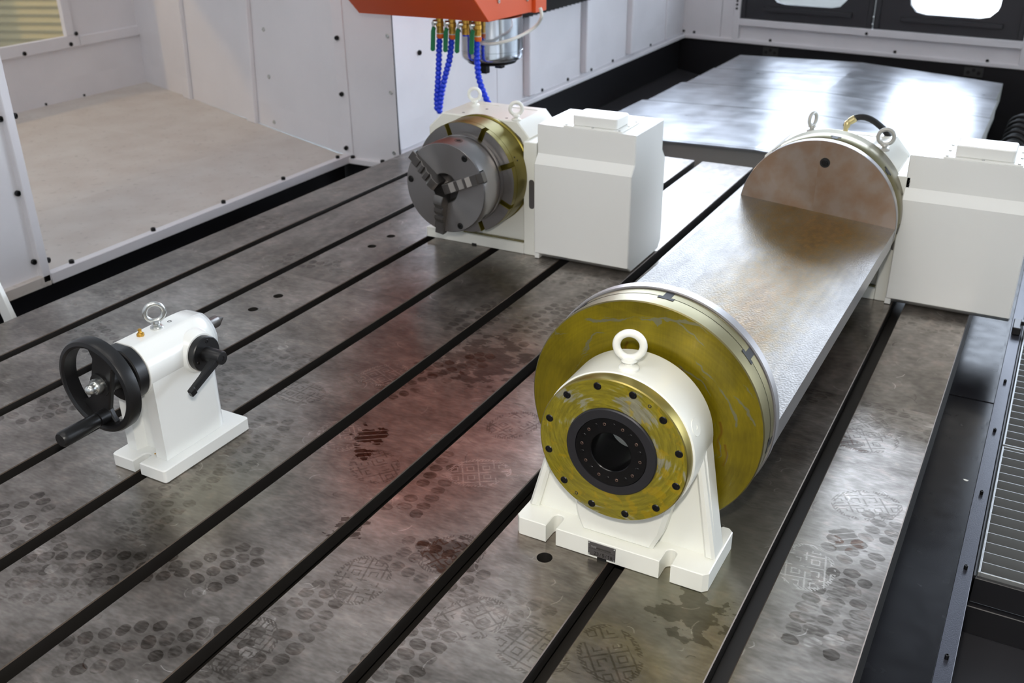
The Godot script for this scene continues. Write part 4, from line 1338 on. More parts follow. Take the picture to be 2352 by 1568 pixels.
func slab(m: M, a: Vector3, b: Vector3, w: float, th: float):
	# a flat strip from a to b, w wide across the view and th thick
	var d := (b - a).normalized()
	var s := d.cross(Vector3(0, 0, 1)).normalized()
	m.x = Transform3D(Basis(d, s, d.cross(s)), a)
	var l := a.distance_to(b)
	m.ext(PackedVector2Array([Vector2(0, -w / 2), Vector2(l, -w / 2), Vector2(l, w / 2), Vector2(0, w / 2)]), -th / 2, th / 2, th * 0.15)
	m.x = Transform3D.IDENTITY

func bead_mesh() -> Mesh:
	var m := M.new(Vector3.ZERO, K.blue_plastic)
	m.lathe([Vector2(0.0066, -0.0020), Vector2(0.0085, 0.0), Vector2(0.0103, 0.0035), Vector2(0.0106, 0.0065), Vector2(0.0095, 0.0098), Vector2(0.0070, 0.0125), Vector2(0.0066, 0.0145)], 16)
	return m.mesh()

# ---------------------------------------------------------------- enclosure
func enclosure():
	var W: Material = K.white_sheet
	var m: M
	# left wall beyond the alcove: sheet panels, flutes, bolted bottom flange
	var xl := -2.235
	m = M.new(Vector3.ZERO, W)
	m.box(Vector3(xl, -0.10, -3.022), Vector3(xl - 0.03, 0.60, -3.925))
	m.box(Vector3(xl + 0.0015, -0.10, -3.9265), Vector3(xl - 0.03, 0.60, -6.05))
	m.box(Vector3(xl, -0.10, -6.05), Vector3(xl - 0.03, 0.60, -6.42))
	var left := struct("wall_left", m, "white sheet-metal left wall of the machine enclosure with three shallow flutes")
	for e in [[-4.145, -4.225], [-4.775, -4.850], [-5.385, -5.470]]:
		m = M.new(Vector3.ZERO, W)
		m.box(Vector3(xl, -0.088, e[0] - 0.03), Vector3(xl + 0.036, 0.60, e[0] - 0.085), 0.004)
		obj("flute", m, left)
	m = M.new(Vector3.ZERO, W)
	m.box(Vector3(xl, -0.10, -6.035), Vector3(xl + 0.010, 0.60, -6.075), 0.003)
	obj("corner_fold", m, left)
	m = M.new(Vector3.ZERO, W)
	m.box(Vector3(xl - 0.03, -0.130, -3.03), Vector3(xl + 0.024, -0.108, -6.40), 0.003)
	var tl := struct("trim_1", m, "white bolted bottom flange along the left enclosure wall")
	for z in [-3.62, -3.93, -4.365, -4.653, -4.941, -5.227, -5.51, -5.797]:
		bolt(left, Vector3(xl + 0.001, -0.094, z), Vector3.RIGHT, 0.0085, 0.006)
	bolt(left, Vector3(xl + 0.001, -0.071, -6.048), Vector3.RIGHT, 0.010, 0.006)
	bolt(left, Vector3(xl + 0.001, 0.248, -3.313), Vector3.RIGHT, 0.010, 0.007)
	# panel facing the camera at the end of the alcove
	m = M.new(Vector3.ZERO, W)
	m.box(Vector3(-2.352, -0.108, -3.006), Vector3(-2.140, 0.62, -3.021))
	m.box(Vector3(-2.404, -0.108, -3.002), Vector3(-2.353, 0.62, -3.021), 0.002)
	var pan := struct("wall_return", m, "narrow white bolted panel between the alcove and the left wall")
	m = M.new(Vector3.ZERO, K.black_paint)
	m.box(Vector3(-2.140, -0.108, -3.0075), Vector3(-2.1385, 0.62, -3.0125))  # black strip drawn for the dark gap along the panel's right edge
	obj("gap_strip", m, pan)
	m = M.new(Vector3.ZERO, W)
	m.box(Vector3(-2.405, -0.130, -2.990), Vector3(-2.14, -0.108, -3.03), 0.002)
	struct("trim_2", m, "white bottom flange under the narrow bolted panel")
	for q in [[-2.383, 0.339], [-2.383, 0.134], [-2.383, -0.072]]:
		bolt(pan, Vector3(q[0], q[1], -3.003), Vector3(0.3, 0, 1), 0.0085, 0.012)
	for q in [[-2.159, 0.36], [-2.160, 0.159], [-2.163, -0.067]]:
		bolt(pan, Vector3(q[0], q[1], -3.007), Vector3.BACK, 0.0080, 0.004, "zinc")
	for q in [-2.352, -2.212]:
		bolt(pan, Vector3(q, -0.108, -2.996), Vector3.UP, 0.0085, 0.010)
	# alcove
	var fy := -0.100
	m = M.new(Vector3.ZERO, K.dirty_sheet)
	m.x = Transform3D(Basis(Vector3(1, 0, 0), Vector3(0, 0, -1), Vector3(0, 1, 0)), Vector3.ZERO)
	m.ext(PackedVector2Array([Vector2(-2.376, 1.50), Vector2(-2.376, 3.0), Vector2(-2.43, 3.004), Vector2(-4.20, 3.685), Vector2(-4.20, 1.3), Vector2(-3.2, 1.2)]), -0.128, fy)
	var af := struct("floor_alcove", m, "pale dirty sheet-metal floor of the alcove left of the table")
	m = M.new(Vector3.ZERO, W)
	m.box(Vector3(-2.395, -0.130, -1.632), Vector3(-2.368, fy + 0.0012, -3.005), 0.0015)
	struct("trim_3", m, "white folded front edge of the alcove floor, bolted along its length")
	for z in [-1.714, -2.019, -2.326, -2.628, -2.943]:
		bolt(af, Vector3(-2.383, fy, z), Vector3.UP, 0.0075, 0.011)
	# alcove back wall with its window
	var xb := -4.19
	m = M.new(Vector3.ZERO, W)
	m.box(Vector3(xb, fy, -1.2), Vector3(xb - 0.02, 0.150, -3.70))
	m.box(Vector3(xb, 0.150, -3.255), Vector3(xb - 0.02, 1.15, -3.70))
	m.box(Vector3(xb, 0.86, -1.2), Vector3(xb - 0.02, 1.15, -3.255))
	m.box(Vector3(xb, 0.150, -1.2), Vector3(xb - 0.02, 0.86, -1.9))
	var ab := struct("wall_alcove", m, "white back wall of the alcove with a window opening")
	m = M.new(Vector3.ZERO, W)
	m.box(Vector3(xb + 0.014, 0.139, -2.0), Vector3(xb - 0.01, 0.193, -3.305), 0.002)
	m.box(Vector3(xb + 0.0145, 0.193, -3.238), Vector3(xb - 0.01, 0.86, -3.283), 0.002)
	var wf := struct("window_1", m, "small alcove window framed in white with corrugated siding behind the glass")
	m = M.new(Vector3.ZERO, K.pane_glass)
	m.box(Vector3(xb - 0.008, 0.185, -1.9), Vector3(xb - 0.012, 0.86, -3.245))
	obj("pane", m, wf)
	for q in [[0.151, -2.995], [0.155, -3.251], [0.198, -3.291]]:
		bolt(wf, Vector3(xb + 0.0145, q[0], q[1]), Vector3.RIGHT, 0.0095, 0.006)
	m = M.new(Vector3.ZERO, W)
	m.box(Vector3(xb + 0.012, 0.139, -3.309), Vector3(xb - 0.01, 0.184, -3.680), 0.002)
	struct("trim_4", m, "white ledge strip on the alcove back wall right of the window")
	for z in [-3.28, -3.06]:
		bolt(ab, Vector3(xb, fy + 0.008, z), Vector3.RIGHT, 0.006, 0.004)
	# slanting far wall of the alcove
	var A := Vector3(-4.205, 0, -3.682)
	var B := Vector3(-2.400, 0, -3.004)
	var d := (B - A).normalized()
	var back := Vector3(-d.z, 0, d.x)
	if back.z > 0: back = -back
	m = M.new(Vector3.ZERO, W)
	m.x = Transform3D(Basis(d, Vector3.UP, -back), A)
	m.box(Vector3(0, fy, -0.02), Vector3(1.925, 1.15, 0.0))
	var dw := struct("wall_alcove_side", m, "white slanting side wall of the alcove with two vertical ribs")
	for q in [[0.500, 0.575, 0.020], [1.163, 1.240, 0.020]]:
		m = M.new(Vector3.ZERO, W)
		m.x = Transform3D(Basis(d, Vector3.UP, -back), A)
		m.ext(PackedVector2Array([Vector2(q[0], fy), Vector2(q[1], fy), Vector2(q[1] + 0.13, 1.15), Vector2(q[0] + 0.13, 1.15)]), 0.0, q[2], 0.003)
		obj("rib", m, dw)
	for q in [0.31, 0.12, -0.07]:
		bolt(dw, A + d * 1.384 + Vector3(0, q, 0) - back * 0.001, -back, 0.0085, 0.005, "zinc")
	# near left wall and its column edge
	m = M.new(Vector3.ZERO, W)
	m.box(Vector3(-2.385, -0.098, -1.604), Vector3(-2.41, 1.15, 0.6))
	var nw := struct("wall_left_near", m, "white enclosure panel at the far left edge beside the alcove opening")
	m = M.new(Vector3.ZERO, W)
	m.box(Vector3(-2.366, -0.118, -1.630), Vector3(-2.40, 1.15, -1.604), 0.002)
	obj("column_edge", m, nw)
	for q in [0.338, 0.140, -0.055]:
		bolt(nw, Vector3(-2.384, q, -1.598), Vector3.RIGHT, 0.0080, 0.007)
	for q in [0.338, -0.063]:
		bolt(nw, Vector3(-2.380, q, -1.637), Vector3(1, 0, -0.6), 0.008, 0.008)
	m = M.new(Vector3.ZERO, K.dirty_sheet)
	m.box(Vector3(-2.41, -0.130, -1.628), Vector3(-2.366, -0.098, 0.6), 0.002)
	struct("trim_5", m, "white bottom flange under the near left panel")
	# slanted post at the extreme left
	m = M.new(Vector3.ZERO, K.white_enamel)
	m.ext(PackedVector2Array([Vector2(-2.20, 0.33), Vector2(-2.091, 0.024), Vector2(-2.067, -0.043), Vector2(-2.067, -0.20), Vector2(-2.101, -0.20), Vector2(-2.106, -0.050), Vector2(-2.235, 0.32)]), -1.312, -1.300, 0.001)
	var post := obj("door_post", m)
	tag(post, "slanted white door post at the extreme left edge beside the table", "post")
	# black trough walls and floors round the table
	m = M.new(Vector3.ZERO, K.black_paint)
	m.box(Vector3(-2.40, -0.130, 0.6), Vector3(-2.42, -0.60, -3.0))
	m.box(Vector3(-2.42, -0.130, -3.016), Vector3(-2.25, -0.60, -3.03))
	m.box(Vector3(-2.255, -0.130, -3.02), Vector3(-2.275, -0.60, -6.42))
	m.box(Vector3(-2.42, -0.60, 0.6), Vector3(-1.74, -0.62, -3.03))
	m.box(Vector3(-2.275, -0.60, -3.03), Vector3(-1.60, -0.62, -6.42))
	struct("trim_6", m, "black sheet-metal trough walls along the left side of the table")
	m = M.new(Vector3.ZERO, K.chute_grey)
	m.x = Transform3D.IDENTITY
	m.quad(Vector3(-2.256, -0.335, -3.03), Vector3(-1.80, -0.40, -3.03), Vector3(-1.80, -0.40, -6.42), Vector3(-2.256, -0.335, -6.42), Vector3(-0.14, 1, 0).normalized())
	m.quad(Vector3(-2.256, -0.345, -3.03), Vector3(-1.80, -0.41, -3.03), Vector3(-1.80, -0.41, -6.42), Vector3(-2.256, -0.345, -6.42), Vector3.DOWN)
	m.box(Vector3(-1.805, -0.41, -3.2), Vector3(-1.795, -0.30, -6.42))
	var chute := struct("floor_chute", m, "black sloping chip chute behind the left side of the way covers")
	for px in [Vector2(1408, 245), Vector2(1455, 222), Vector2(1495, 203), Vector2(1535, 183)]:
		var q := onto(px, -0.36)
		bolt(chute, Vector3(q.x - 0.02, -0.372, q.z), Vector3(-0.14, 1, 0), 0.007, 0.006)
	back_wall()

func back_wall():
	var W: Material = K.white_sheet
	var A := Vector3(-2.208, 0, -6.365)
	var d := Vector3(2.003, 0, 0.253).normalized()
	var fr := Transform3D(Basis(d, Vector3.UP, Vector3(-d.z, 0, d.x)), A)   # local z points to the room
	var m := M.new(Vector3.ZERO, W)
	m.x = fr
	m.box(Vector3(-0.06, -0.108, -0.03), Vector3(0.138, 1.10, 0.0))
	m.box(Vector3(0.140, -0.108, -0.03), Vector3(0.236, 1.10, 0.006))
	m.box(Vector3(0.238, -0.108, -0.03), Vector3(0.322, 1.10, 0.0))
	m.box(Vector3(0.322, -0.108, -0.03), Vector3(0.364, 1.10, 0.02), 0.003)
	m.box(Vector3(0.366, -0.108, -0.03), Vector3(1.992, -0.022, -0.004))
	m.box(Vector3(1.989, -0.108, -0.03), Vector3(2.060, 1.10, 0.02), 0.003)
	m.box(Vector3(2.060, -0.108, -0.03), Vector3(2.9, 1.10, 0.0))
	m.box(Vector3(0.364, 0.93, -0.03), Vector3(1.989, 1.10, 0.02), 0.003)
	var wall := struct("wall_back", m, "white back wall of the enclosure framing two black doors")
	m = M.new(Vector3.ZERO, W)
	m.x = fr
	m.box(Vector3(0.364, -0.024, -0.03), Vector3(1.989, 0.016, 0.022), 0.003)
	struct("trim_7", m, "white sill rail directly under the black doors")
	m = M.new(Vector3.ZERO, W)
	m.x = fr
	m.box(Vector3(-0.05, -0.130, -0.03), Vector3(2.9, -0.108, 0.02), 0.003)
	struct("trim_8", m, "white bolted bottom flange of the back wall")
	for q in [[1.158, -0.009, 0.022], [1.327, -0.100, -0.003], [1.827, -0.102, -0.003], [0.57, -0.100, -0.003], [-0.02, -0.09, 0.0], [0.055, -0.092, 0.0]]:
		bolt(wall, fr * Vector3(q[0], q[1], q[2]), fr.basis.z, 0.0085, 0.005)
	for y in [0.055, 0.078, 0.100, 0.121]:
		bolt(wall, fr * Vector3(0.343, y + 0.02, 0.02), fr.basis.z, 0.0075, 0.004)
	for e in [[0.366, 1.178, 0.785, 0.545, "left black enclosure door with a rounded window of grey daylight"], [1.184, 1.987, 1.605, 0.54, "right black enclosure door with a glaring white rounded window"]]:
		m = M.new(Vector3.ZERO, K.door_black)
		m.x = fr
		m.holed(Rect2(e[0], 0.018, e[1] - e[0], 0.91), Vector2(e[2], 0.46), Vector2(0.238, 0.345), 0.085, -0.02, 0.004, 48)
		var door := struct("door_%d" % (1 if e[0] < 1 else 2), m, e[4])
		m = M.new(Vector3.ZERO, K.door_black)
		m.x = fr
		m.box(Vector3(e[2] - 0.27, 0.070, 0.004), Vector3(e[2] + 0.27, 0.096, 0.022), 0.003)
		obj("window_ledge", m, door)
		for s in [e[0] + 0.018, e[1] - 0.018]:
			m = M.new(Vector3.ZERO, K.door_black)
			m.x = fr
			m.box(Vector3(s - 0.014, 0.020, 0.004), Vector3(s + 0.014, 0.925, 0.014), 0.003)
			obj("door_stile", m, door)
		m = M.new(Vector3.ZERO, K.pane_glass)
		m.x = fr
		m.box(Vector3(e[2] - 0.245, 0.11, -0.012), Vector3(e[2] + 0.245, 0.81, -0.008))
		obj("pane", m, door)
	for y in [0.045, 0.085]:
		bolt(wall, fr * Vector3(1.181, y, 0.010), fr.basis.z, 0.004, 0.006, "zinc")
	# black wall under the flange with two cast brackets
	m = M.new(Vector3.ZERO, K.black_paint)
	m.x = fr
	m.box(Vector3(-0.06, -0.130, -0.03), Vector3(3.2, -0.60, -0.004))
	var sk := struct("trim_9", m, "black skirt below the back wall behind the way covers")
	for u in [0.58, 1.768]:
		m = M.new(Vector3.ZERO, K.dull_black)
		m.x = fr
		m.box(Vector3(u - 0.05, -0.195, -0.004), Vector3(u + 0.05, -0.140, 0.004), 0.002)
		var br := obj("bracket", m, sk)
		for q in [[-0.028, -0.172], [0.0, -0.158], [0.028, -0.172]]:
			bolt(br, fr * Vector3(u + q[0], q[1], 0.004), fr.basis.z, 0.010, 0.003, "hole_black", "bracket_hole")

# ---------------------------------------------------------------- way covers behind the table
func way_covers():
	var t := thing("way_cover", "telescopic bright steel way cover of four ridged plates behind the table", "machine cover", Vector3(-1.0, -0.35, -4.8))
	var o := t.position
	var rows := [[-3.815, -3.700, -1.772, -0.235, 0.0], [-4.488, -4.366, -1.757, -0.244, 0.003], [-4.977, -4.818, -1.735, -0.253, 0.0], [-5.434, -5.233, -1.714, -0.260, -0.003], [-5.905, -5.677, -1.709, -0.272, -0.006]]
	for k in 4:
		var a: Array = rows[k]
		var b: Array = rows[k + 1]
		var y := -0.120 - 0.0035 * k
		var hr := 0.030
		var m := M.new(o, K.cover_steel)
		var th := 0.0035
		var xl: float = -1.772 if k == 0 else b[2] - 0.012
		var xr: float = -0.232 if k == 0 else b[3] + 0.008
		var za: float = a[0] - (0.0 if k == 0 else -0.05)
		var zb: float = a[1] - (0.0 if k == 0 else -0.05)
		var xm := -0.995
		var nl := Vector3(xl, y, za)
		var nr := Vector3(xr, y, zb)
		var nm := Vector3(xm, y + hr, lerpf(za, zb, (xm - xl) / (xr - xl)))
		var fl := Vector3(b[2], y, b[0])
		var f_r := Vector3(b[3], y, b[1])
		var fm := Vector3(xm, y + hr, lerpf(b[0], b[1], (xm - xl) / (xr - xl)))
		if k > 0:
			nl.x = b[2] - 0.004; nr.x = b[3] + 0.003
		else:
			nl.x = -1.772; fl.x = -1.757
		m.quad(nl, nm, fm, fl, Vector3(-0.04, 1, 0).normalized())
		m.quad(nm, nr, f_r, fm, Vector3(0.04, 1, 0).normalized())
		var dn := Vector3(0, -th, 0)
		m.quad(fl, fm, fm + dn, fl + dn, Vector3.FORWARD)
		m.quad(fm, f_r, f_r + dn, fm + dn, Vector3.FORWARD)
		m.use(K.cover_front)
		var ds := Vector3(0, -0.09, 0)
		m.quad(nl, fl, fl + ds, nl + ds, Vector3.LEFT)
		m.quad(nr, f_r, f_r + ds, nr + ds, Vector3.RIGHT)
		if k == 0:
			var df := Vector3(0, -0.108, 0)
			m.quad(nl, nm, Vector3(nm.x, nl.y - 0.1, nm.z), nl + df, Vector3.BACK)
			m.quad(nm, nr, nr + df, Vector3(nm.x, nl.y - 0.1, nm.z), Vector3.BACK)
		obj("cover_plate", m, t)
		if k < 3:
			var wp := M.new(o, K.rubber)
			var e := (f_r - fl).normalized()
			var dz := Vector3(0, 0, -0.009)
			var lift := Vector3(0, -0.0005, 0)
			wp.quad(fl + lift, fm + lift, fm + lift + dz, fl + lift + dz, Vector3.UP)
			wp.quad(fm + lift, f_r + lift, f_r + lift + dz, fm + lift + dz, Vector3.UP)
			wp.quad(fl + lift + dz, fm + lift + dz, fm + dn * 1.1 + dz, fl + dn * 1.1 + dz, Vector3.FORWARD)
			wp.quad(fm + lift + dz, f_r + lift + dz, f_r + dn * 1.1 + dz, fm + dn * 1.1 + dz, Vector3.FORWARD)
			obj("wiper_strip", wp, t)
	var m := M.new(o, K.cover_steel)
	var p0 := Vector3(-1.772, -0.121, -3.815)
	var p2 := Vector3(-0.232, -0.121, -3.700)
	var p1 := Vector3(-0.995, -0.091, lerpf(p0.z, p2.z, 0.5045))
	for e in [[p0, p1, -0.04], [p1, p2, 0.04]]:
		var fw := Vector3(0, -0.0015, 0.014)
		var up := Vector3(e[2], 1, 0).normalized()
		var q0: Vector3 = e[0]
		var q1: Vector3 = e[1]
		m.quad(q0, q1, q1 + fw, q0 + fw, up)
		m.quad(q0 + fw, q1 + fw, q1 + fw + Vector3(0, -0.007, 0), q0 + fw + Vector3(0, -0.007, 0), Vector3.BACK)
		m.quad(q0 + fw + Vector3(0, -0.007, 0), q1 + fw + Vector3(0, -0.007, 0), q1 + Vector3(0, -0.0085, 0), q0 + Vector3(0, -0.0085, 0), Vector3.DOWN)
	var lip := obj("wiper_lip", m, t)
	for px in [Vector2(1623, 371), Vector2(1704, 383)]:
		bolt(lip, Vector3(onto(px, -0.2).x, -0.20, -3.775 + (onto(px, -0.2).x + 1.0) * 0.075 + 0.02), Vector3.BACK, 0.008, 0.005)
	# flat guard plate between table end and way cover
	m = M.new(Vector3.ZERO, K.dull_plate)
	m.box(Vector3(-1.79, -0.245, -3.19), Vector3(-0.20, -0.228, -3.86))
	var g := obj("guard_plate", m)
	tag(g, "dark rippled guard plate between the table end and the way cover", "plate")
	# spiral chip conveyor on the right
	m = M.new(Vector3(-0.16, -0.24, -4.5), K.rubber)
	var path := PackedVector3Array()
	for k in 15 * 20 + 1:
		var a := TAU * k / 20.0
		path.append(Vector3(-0.135 + cos(a) * 0.055, -0.235 + sin(a) * 0.055, -3.7 - k * 0.0052))
	m.tube(path, 0.0085, 6)
	m.x = along(Vector3.FORWARD, Vector3(-0.135, -0.235, -3.6))
	m.lathe([Vector2(0, 0), Vector2(0.045, 0), Vector2(0.045, 1.7), Vector2(0, 1.7)], 24)
	var sc := obj("chip_conveyor", m)
	sc.position = Vector3(-0.16, -0.24, -4.5)
	tag(sc, "black spiral chip conveyor lying right of the way cover", "chip conveyor")
	m = M.new(Vector3.ZERO, K.dull_plate)
	m.box(Vector3(-0.07, -0.215, -3.6), Vector3(0.35, -0.195, -4.75))
	m.box(Vector3(-0.062, -0.195, -4.10), Vector3(-0.035, -0.165, -4.14), 0.002)
	var sp := obj("side_plate", m)
	tag(sp, "dull steel side plate beyond the motor cover at the right edge", "plate")
	m = M.new(Vector3.ZERO, K.black_paint)
	m.box(Vector3(-1.60, -0.60, -3.2), Vector3(0.9, -0.62, -6.40))
	m.box(Vector3(0.35, -0.20, -3.2), Vector3(0.37, -0.60, -6.2))
	struct("floor_pit", m, "black pit floor under the way covers")

# ---------------------------------------------------------------- right side: tray, ledge, grating
func right_side():
	var m := M.new(Vector3.ZERO, K.tray_black)
	m.box(Vector3(-0.084, -0.112, -2.045), Vector3(0.0055, -0.100, 0.6))
	m.box(Vector3(-0.084, -0.112, -3.20), Vector3(0.0055, -0.0985, -2.047))
	var tr := struct("floor_tray", m, "black glossy drip tray along the right side of the table")
	m = M.new(Vector3.ZERO, K.ledge_steel)
	m.box(Vector3(0.0058, -0.110, -3.2), Vector3(0.0295, -0.0965, 0.6), 0.0008)
	var le := struct("trim_10", m, "bolted blue-grey steel ledge between the drip tray and the grating")
	for z in [-2.150, -1.921, -1.680, -1.447, -1.224]:
		bolt(le, Vector3(0.0178, -0.0965, z), Vector3.UP, 0.0030, 0.0075)
	# grating
	var t := thing("grating", "pale steel bar grating over a dark sump at the right edge", "grating", Vector3(0.30, -0.12, -2.0))
	var o := t.position
	m = M.new(o, K.slate)
	m.box(Vector3(0.0365, -0.140, -2.75), Vector3(0.75, -0.128, -1.452))
	obj("sump_cover", m, t)
	for e in [[-1.4475, -1.8700], [-1.8760, -2.75]]:
		m = M.new(o, K.grate_steel)
		m.box(Vector3(0.0360, -0.120, e[0]), Vector3(0.0395, -0.0955, e[1]), 0.0005)
		m.box(Vector3(0.0395, -0.120, e[0]), Vector3(0.75, -0.0955, e[0] - 0.0030), 0.0005)
		m.box(Vector3(0.0395, -0.120, e[1] + 0.0030), Vector3(0.75, -0.0955, e[1]), 0.0005)
		obj("grate_frame", m, t)
		var z: float = e[0] - 0.0300
		while z > e[1] + 0.012:
			m = M.new(o, K.grate_steel)
			m.box(Vector3(0.0395, -0.118, z), Vector3(0.75, -0.0960, z - 0.0015))
			obj("grate_bar", m, t)
			z -= 0.0292
	m = M.new(Vector3.ZERO, K.black_paint)
	m.box(Vector3(0.0305, -0.205, -2.76), Vector3(0.0345, -0.098, -1.440), 0.0008)
	m.box(Vector3(0.0305, -0.150, -1.4475), Vector3(0.75, -0.103, -1.440), 0.001)
	m.box(Vector3(0.0290, -0.205, -1.4440), Vector3(0.75, -0.152, -1.4300), 0.0012)
	struct("trim_11", m, "black sheet-metal sump edge round the front end of the grating")
	m = M.new(Vector3.ZERO, K.door_black)
	m.box(Vector3(0.0300, -0.215, -1.48), Vector3(0.80, -0.205, 0.6))
	struct("floor_pan", m, "black flat floor pan in the bottom right corner")
	m = M.new(Vector3.ZERO, K.black_plastic)
	m.box(Vector3(0.0090, -0.0965, -2.475), Vector3(0.0280, -0.078, -2.415), 0.002)
	m.box(Vector3(0.0240, -0.0800, -2.455), Vector3(0.0600, -0.070, -2.440), 0.001)
	var cl := obj("hose_clip", m)
	tag(cl, "black clip on the ledge just below the right motor cover", "clip")
	m = M.new(Vector3.ZERO, K.white_hose)
	m.x = Transform3D(Basis(Vector3(1, 0, 0), Vector3(0, 0, -1), Vector3(0, 1, 0)), onto(Vector2(2218, 1103), -0.100))
	m.ext(PackedVector2Array([Vector2(-0.0046, 0.0022), Vector2(-0.002, -0.0012), Vector2(0.002, -0.0024), Vector2(0.0042, -0.0004), Vector2(0.0044, 0.003), Vector2(0.0018, 0.0026), Vector2(-0.001, 0.0034)]), 0.0, 0.0006)
	var fk := obj("paint_flake", m)
	tag(fk, "tiny white paint flake lying on the black drip tray", "flake")

# ---------------------------------------------------------------- the works hall round the machine
func hall():
	var m := M.new(Vector3.ZERO, K.hall_floor)
	m.box(Vector3(-9, -0.97, 5), Vector3(6, -1.10, -12))
	struct("floor", m, "grey works floor under the machine")
	m = M.new(Vector3.ZERO, K.hall_ceiling)
	m.box(Vector3(-9, 7.0, 5), Vector3(6, 7.2, -12))
	struct("ceiling", m, "grey works hall ceiling")
	m = M.new(Vector3.ZERO, K.hall_wall)
	m.box(Vector3(-9, -1.1, 5), Vector3(-9.2, 7.2, -12))
	struct("wall_west", m, "pale works hall wall far left")
	m = M.new(Vector3.ZERO, K.hall_wall)
	m.box(Vector3(6, -1.1, 5), Vector3(6.2, -0.4, -12))
	m.box(Vector3(6, 3.2, 5), Vector3(6.2, 7.2, -12))
	m.box(Vector3(6, -0.4, 5), Vector3(6.2, 3.2, -5.0))
	m.box(Vector3(6, -0.4, -11.5), Vector3(6.2, 3.2, -12))
	struct("wall_east", m, "pale works hall wall with a long window band on the right")
	m = M.new(Vector3.ZERO, K.hall_wall)
	m.box(Vector3(-9.2, -1.1, 5), Vector3(6.2, 7.2, 5.2))
	struct("wall_near", m, "pale works hall wall behind the camera")
	m = M.new(Vector3.ZERO, K.hall_wall)
	m.box(Vector3(-9.2, -1.1, -12), Vector3(GATE[0], 7.2, -12.2))
	m.box(Vector3(GATE[1], -1.1, -12), Vector3(6.2, 7.2, -12.2))
	m.box(Vector3(GATE[0], GATE[2], -12), Vector3(GATE[1], 7.2, -12.2))
	struct("wall_far", m, "pale works hall wall with a wide open gate to daylight")
	# pale block added behind the left door window to hold back the sky
	m = M.new(Vector3.ZERO, K.white_enamel)
	m.box(Vector3(-3.6, -0.97, -8.6), Vector3(-1.62, 0.95, -9.2), 0.01)
	var cb := obj("sky_block", m)
	tag(cb, "pale block added behind the left door window to hold back the bright sky", "sky_block")
	# corrugated siding behind the alcove window
	var pa := onto(Vector2(0, 200), 0.0)
	m = M.new(Vector3.ZERO, K.siding)
	var d := Vector3(0.93, 0, -0.37).normalized()
	var nn := Vector3(-d.z, 0, d.x)
	if nn.z < 0: nn = -nn
	var c0 := Vector3(-5.35, 0, -3.6)
	var steps := 240
	var y0 := -0.2
	var pitch := 0.043
	for k in steps:
		var ya := y0 + pitch * k / 12.0
		var yb := y0 + pitch * (k + 1) / 12.0
		var fa := 0.5 + 0.5 * cos(TAU * k / 12.0)
		var fb := 0.5 + 0.5 * cos(TAU * (k + 1) / 12.0)
		var oa := nn * 0.012 * fa
		var ob := nn * 0.012 * fb
		var na := (nn + Vector3.UP * sin(TAU * k / 12.0) * 0.88).normalized()
		var nb := (nn + Vector3.UP * sin(TAU * (k + 1) / 12.0) * 0.88).normalized()
		var l := c0 - d * 0.9
		var r := c0 + d * 1.1
		m.quadn(l + Vector3(0, ya, 0) + oa, r + Vector3(0, ya, 0) + oa, r + Vector3(0, yb, 0) + ob, l + Vector3(0, yb, 0) + ob, na, na, nb, nb, Vector2.ZERO, Vector2.RIGHT, Vector2.ONE, Vector2.DOWN)
	var sd := obj("siding", m)
	tag(sd, "yellowish corrugated metal siding seen through the alcove window", "siding")
	m = M.new(Vector3.ZERO, K.warm_white)
	m.box(Vector3(-5.16, -0.95, -3.19), Vector3(-5.06, 1.3, -3.26), 0.006)
	var wp := obj("window_post", m)
	tag(wp, "warm white upright post left of the corrugated siding", "post")
	# dark bellows of the gantry rail above the left wall
	m = M.new(Vector3(-2.19, 0.3, -4.4), K.rubber)
	var pl: PackedVector2Array = []
	for k in 41:
		pl.append(Vector2(-3.95 - k * 0.022, -2.165 + (0.02 if k % 2 else 0.0)))
	pl.append(Vector2(-4.83, -2.228))
	pl.append(Vector2(-3.95, -2.228))
	m.x = Transform3D(Basis(Vector3(0, 0, 1), Vector3(1, 0, 0), Vector3(0, 1, 0)), Vector3.ZERO)
	m.ext(pl, 0.290, 0.46)
	var gb := obj("rail_bellows", m)
	gb.position = Vector3(-2.19, 0.3, -4.4)
	tag(gb, "dark pleated bellows over the left wall behind the spindle head", "bellows")

const GATE := [-8.6, 1.5, 6.4]

func lamp(at: Vector3, size: Vector2, energy: float, label: String):  # unseen glowing panel with its light, added only as fill
	var t := thing("added_fill_lamp", label, "lamp", at)
	var m := M.new(at, K.fill_glow)
	m.box(at + Vector3(-size.x / 2, 0.0, -size.y / 2), at + Vector3(size.x / 2, 0.06, size.y / 2))
	obj("fill_panel", m, t)
	var l := AreaLight3D.new()
	l.name = "fill_light"
	l.area_size = size
	l.light_energy = energy
	l.light_color = Color(1.0, 0.97, 0.95)
	l.area_normalize_energy = true
	l.area_range = 20.0
	l.shadow_enabled = true
	t.add_child(l)
	l.position = Vector3(0, -0.02, 0)
	l.rotation = Vector3(-PI / 2, 0, 0)

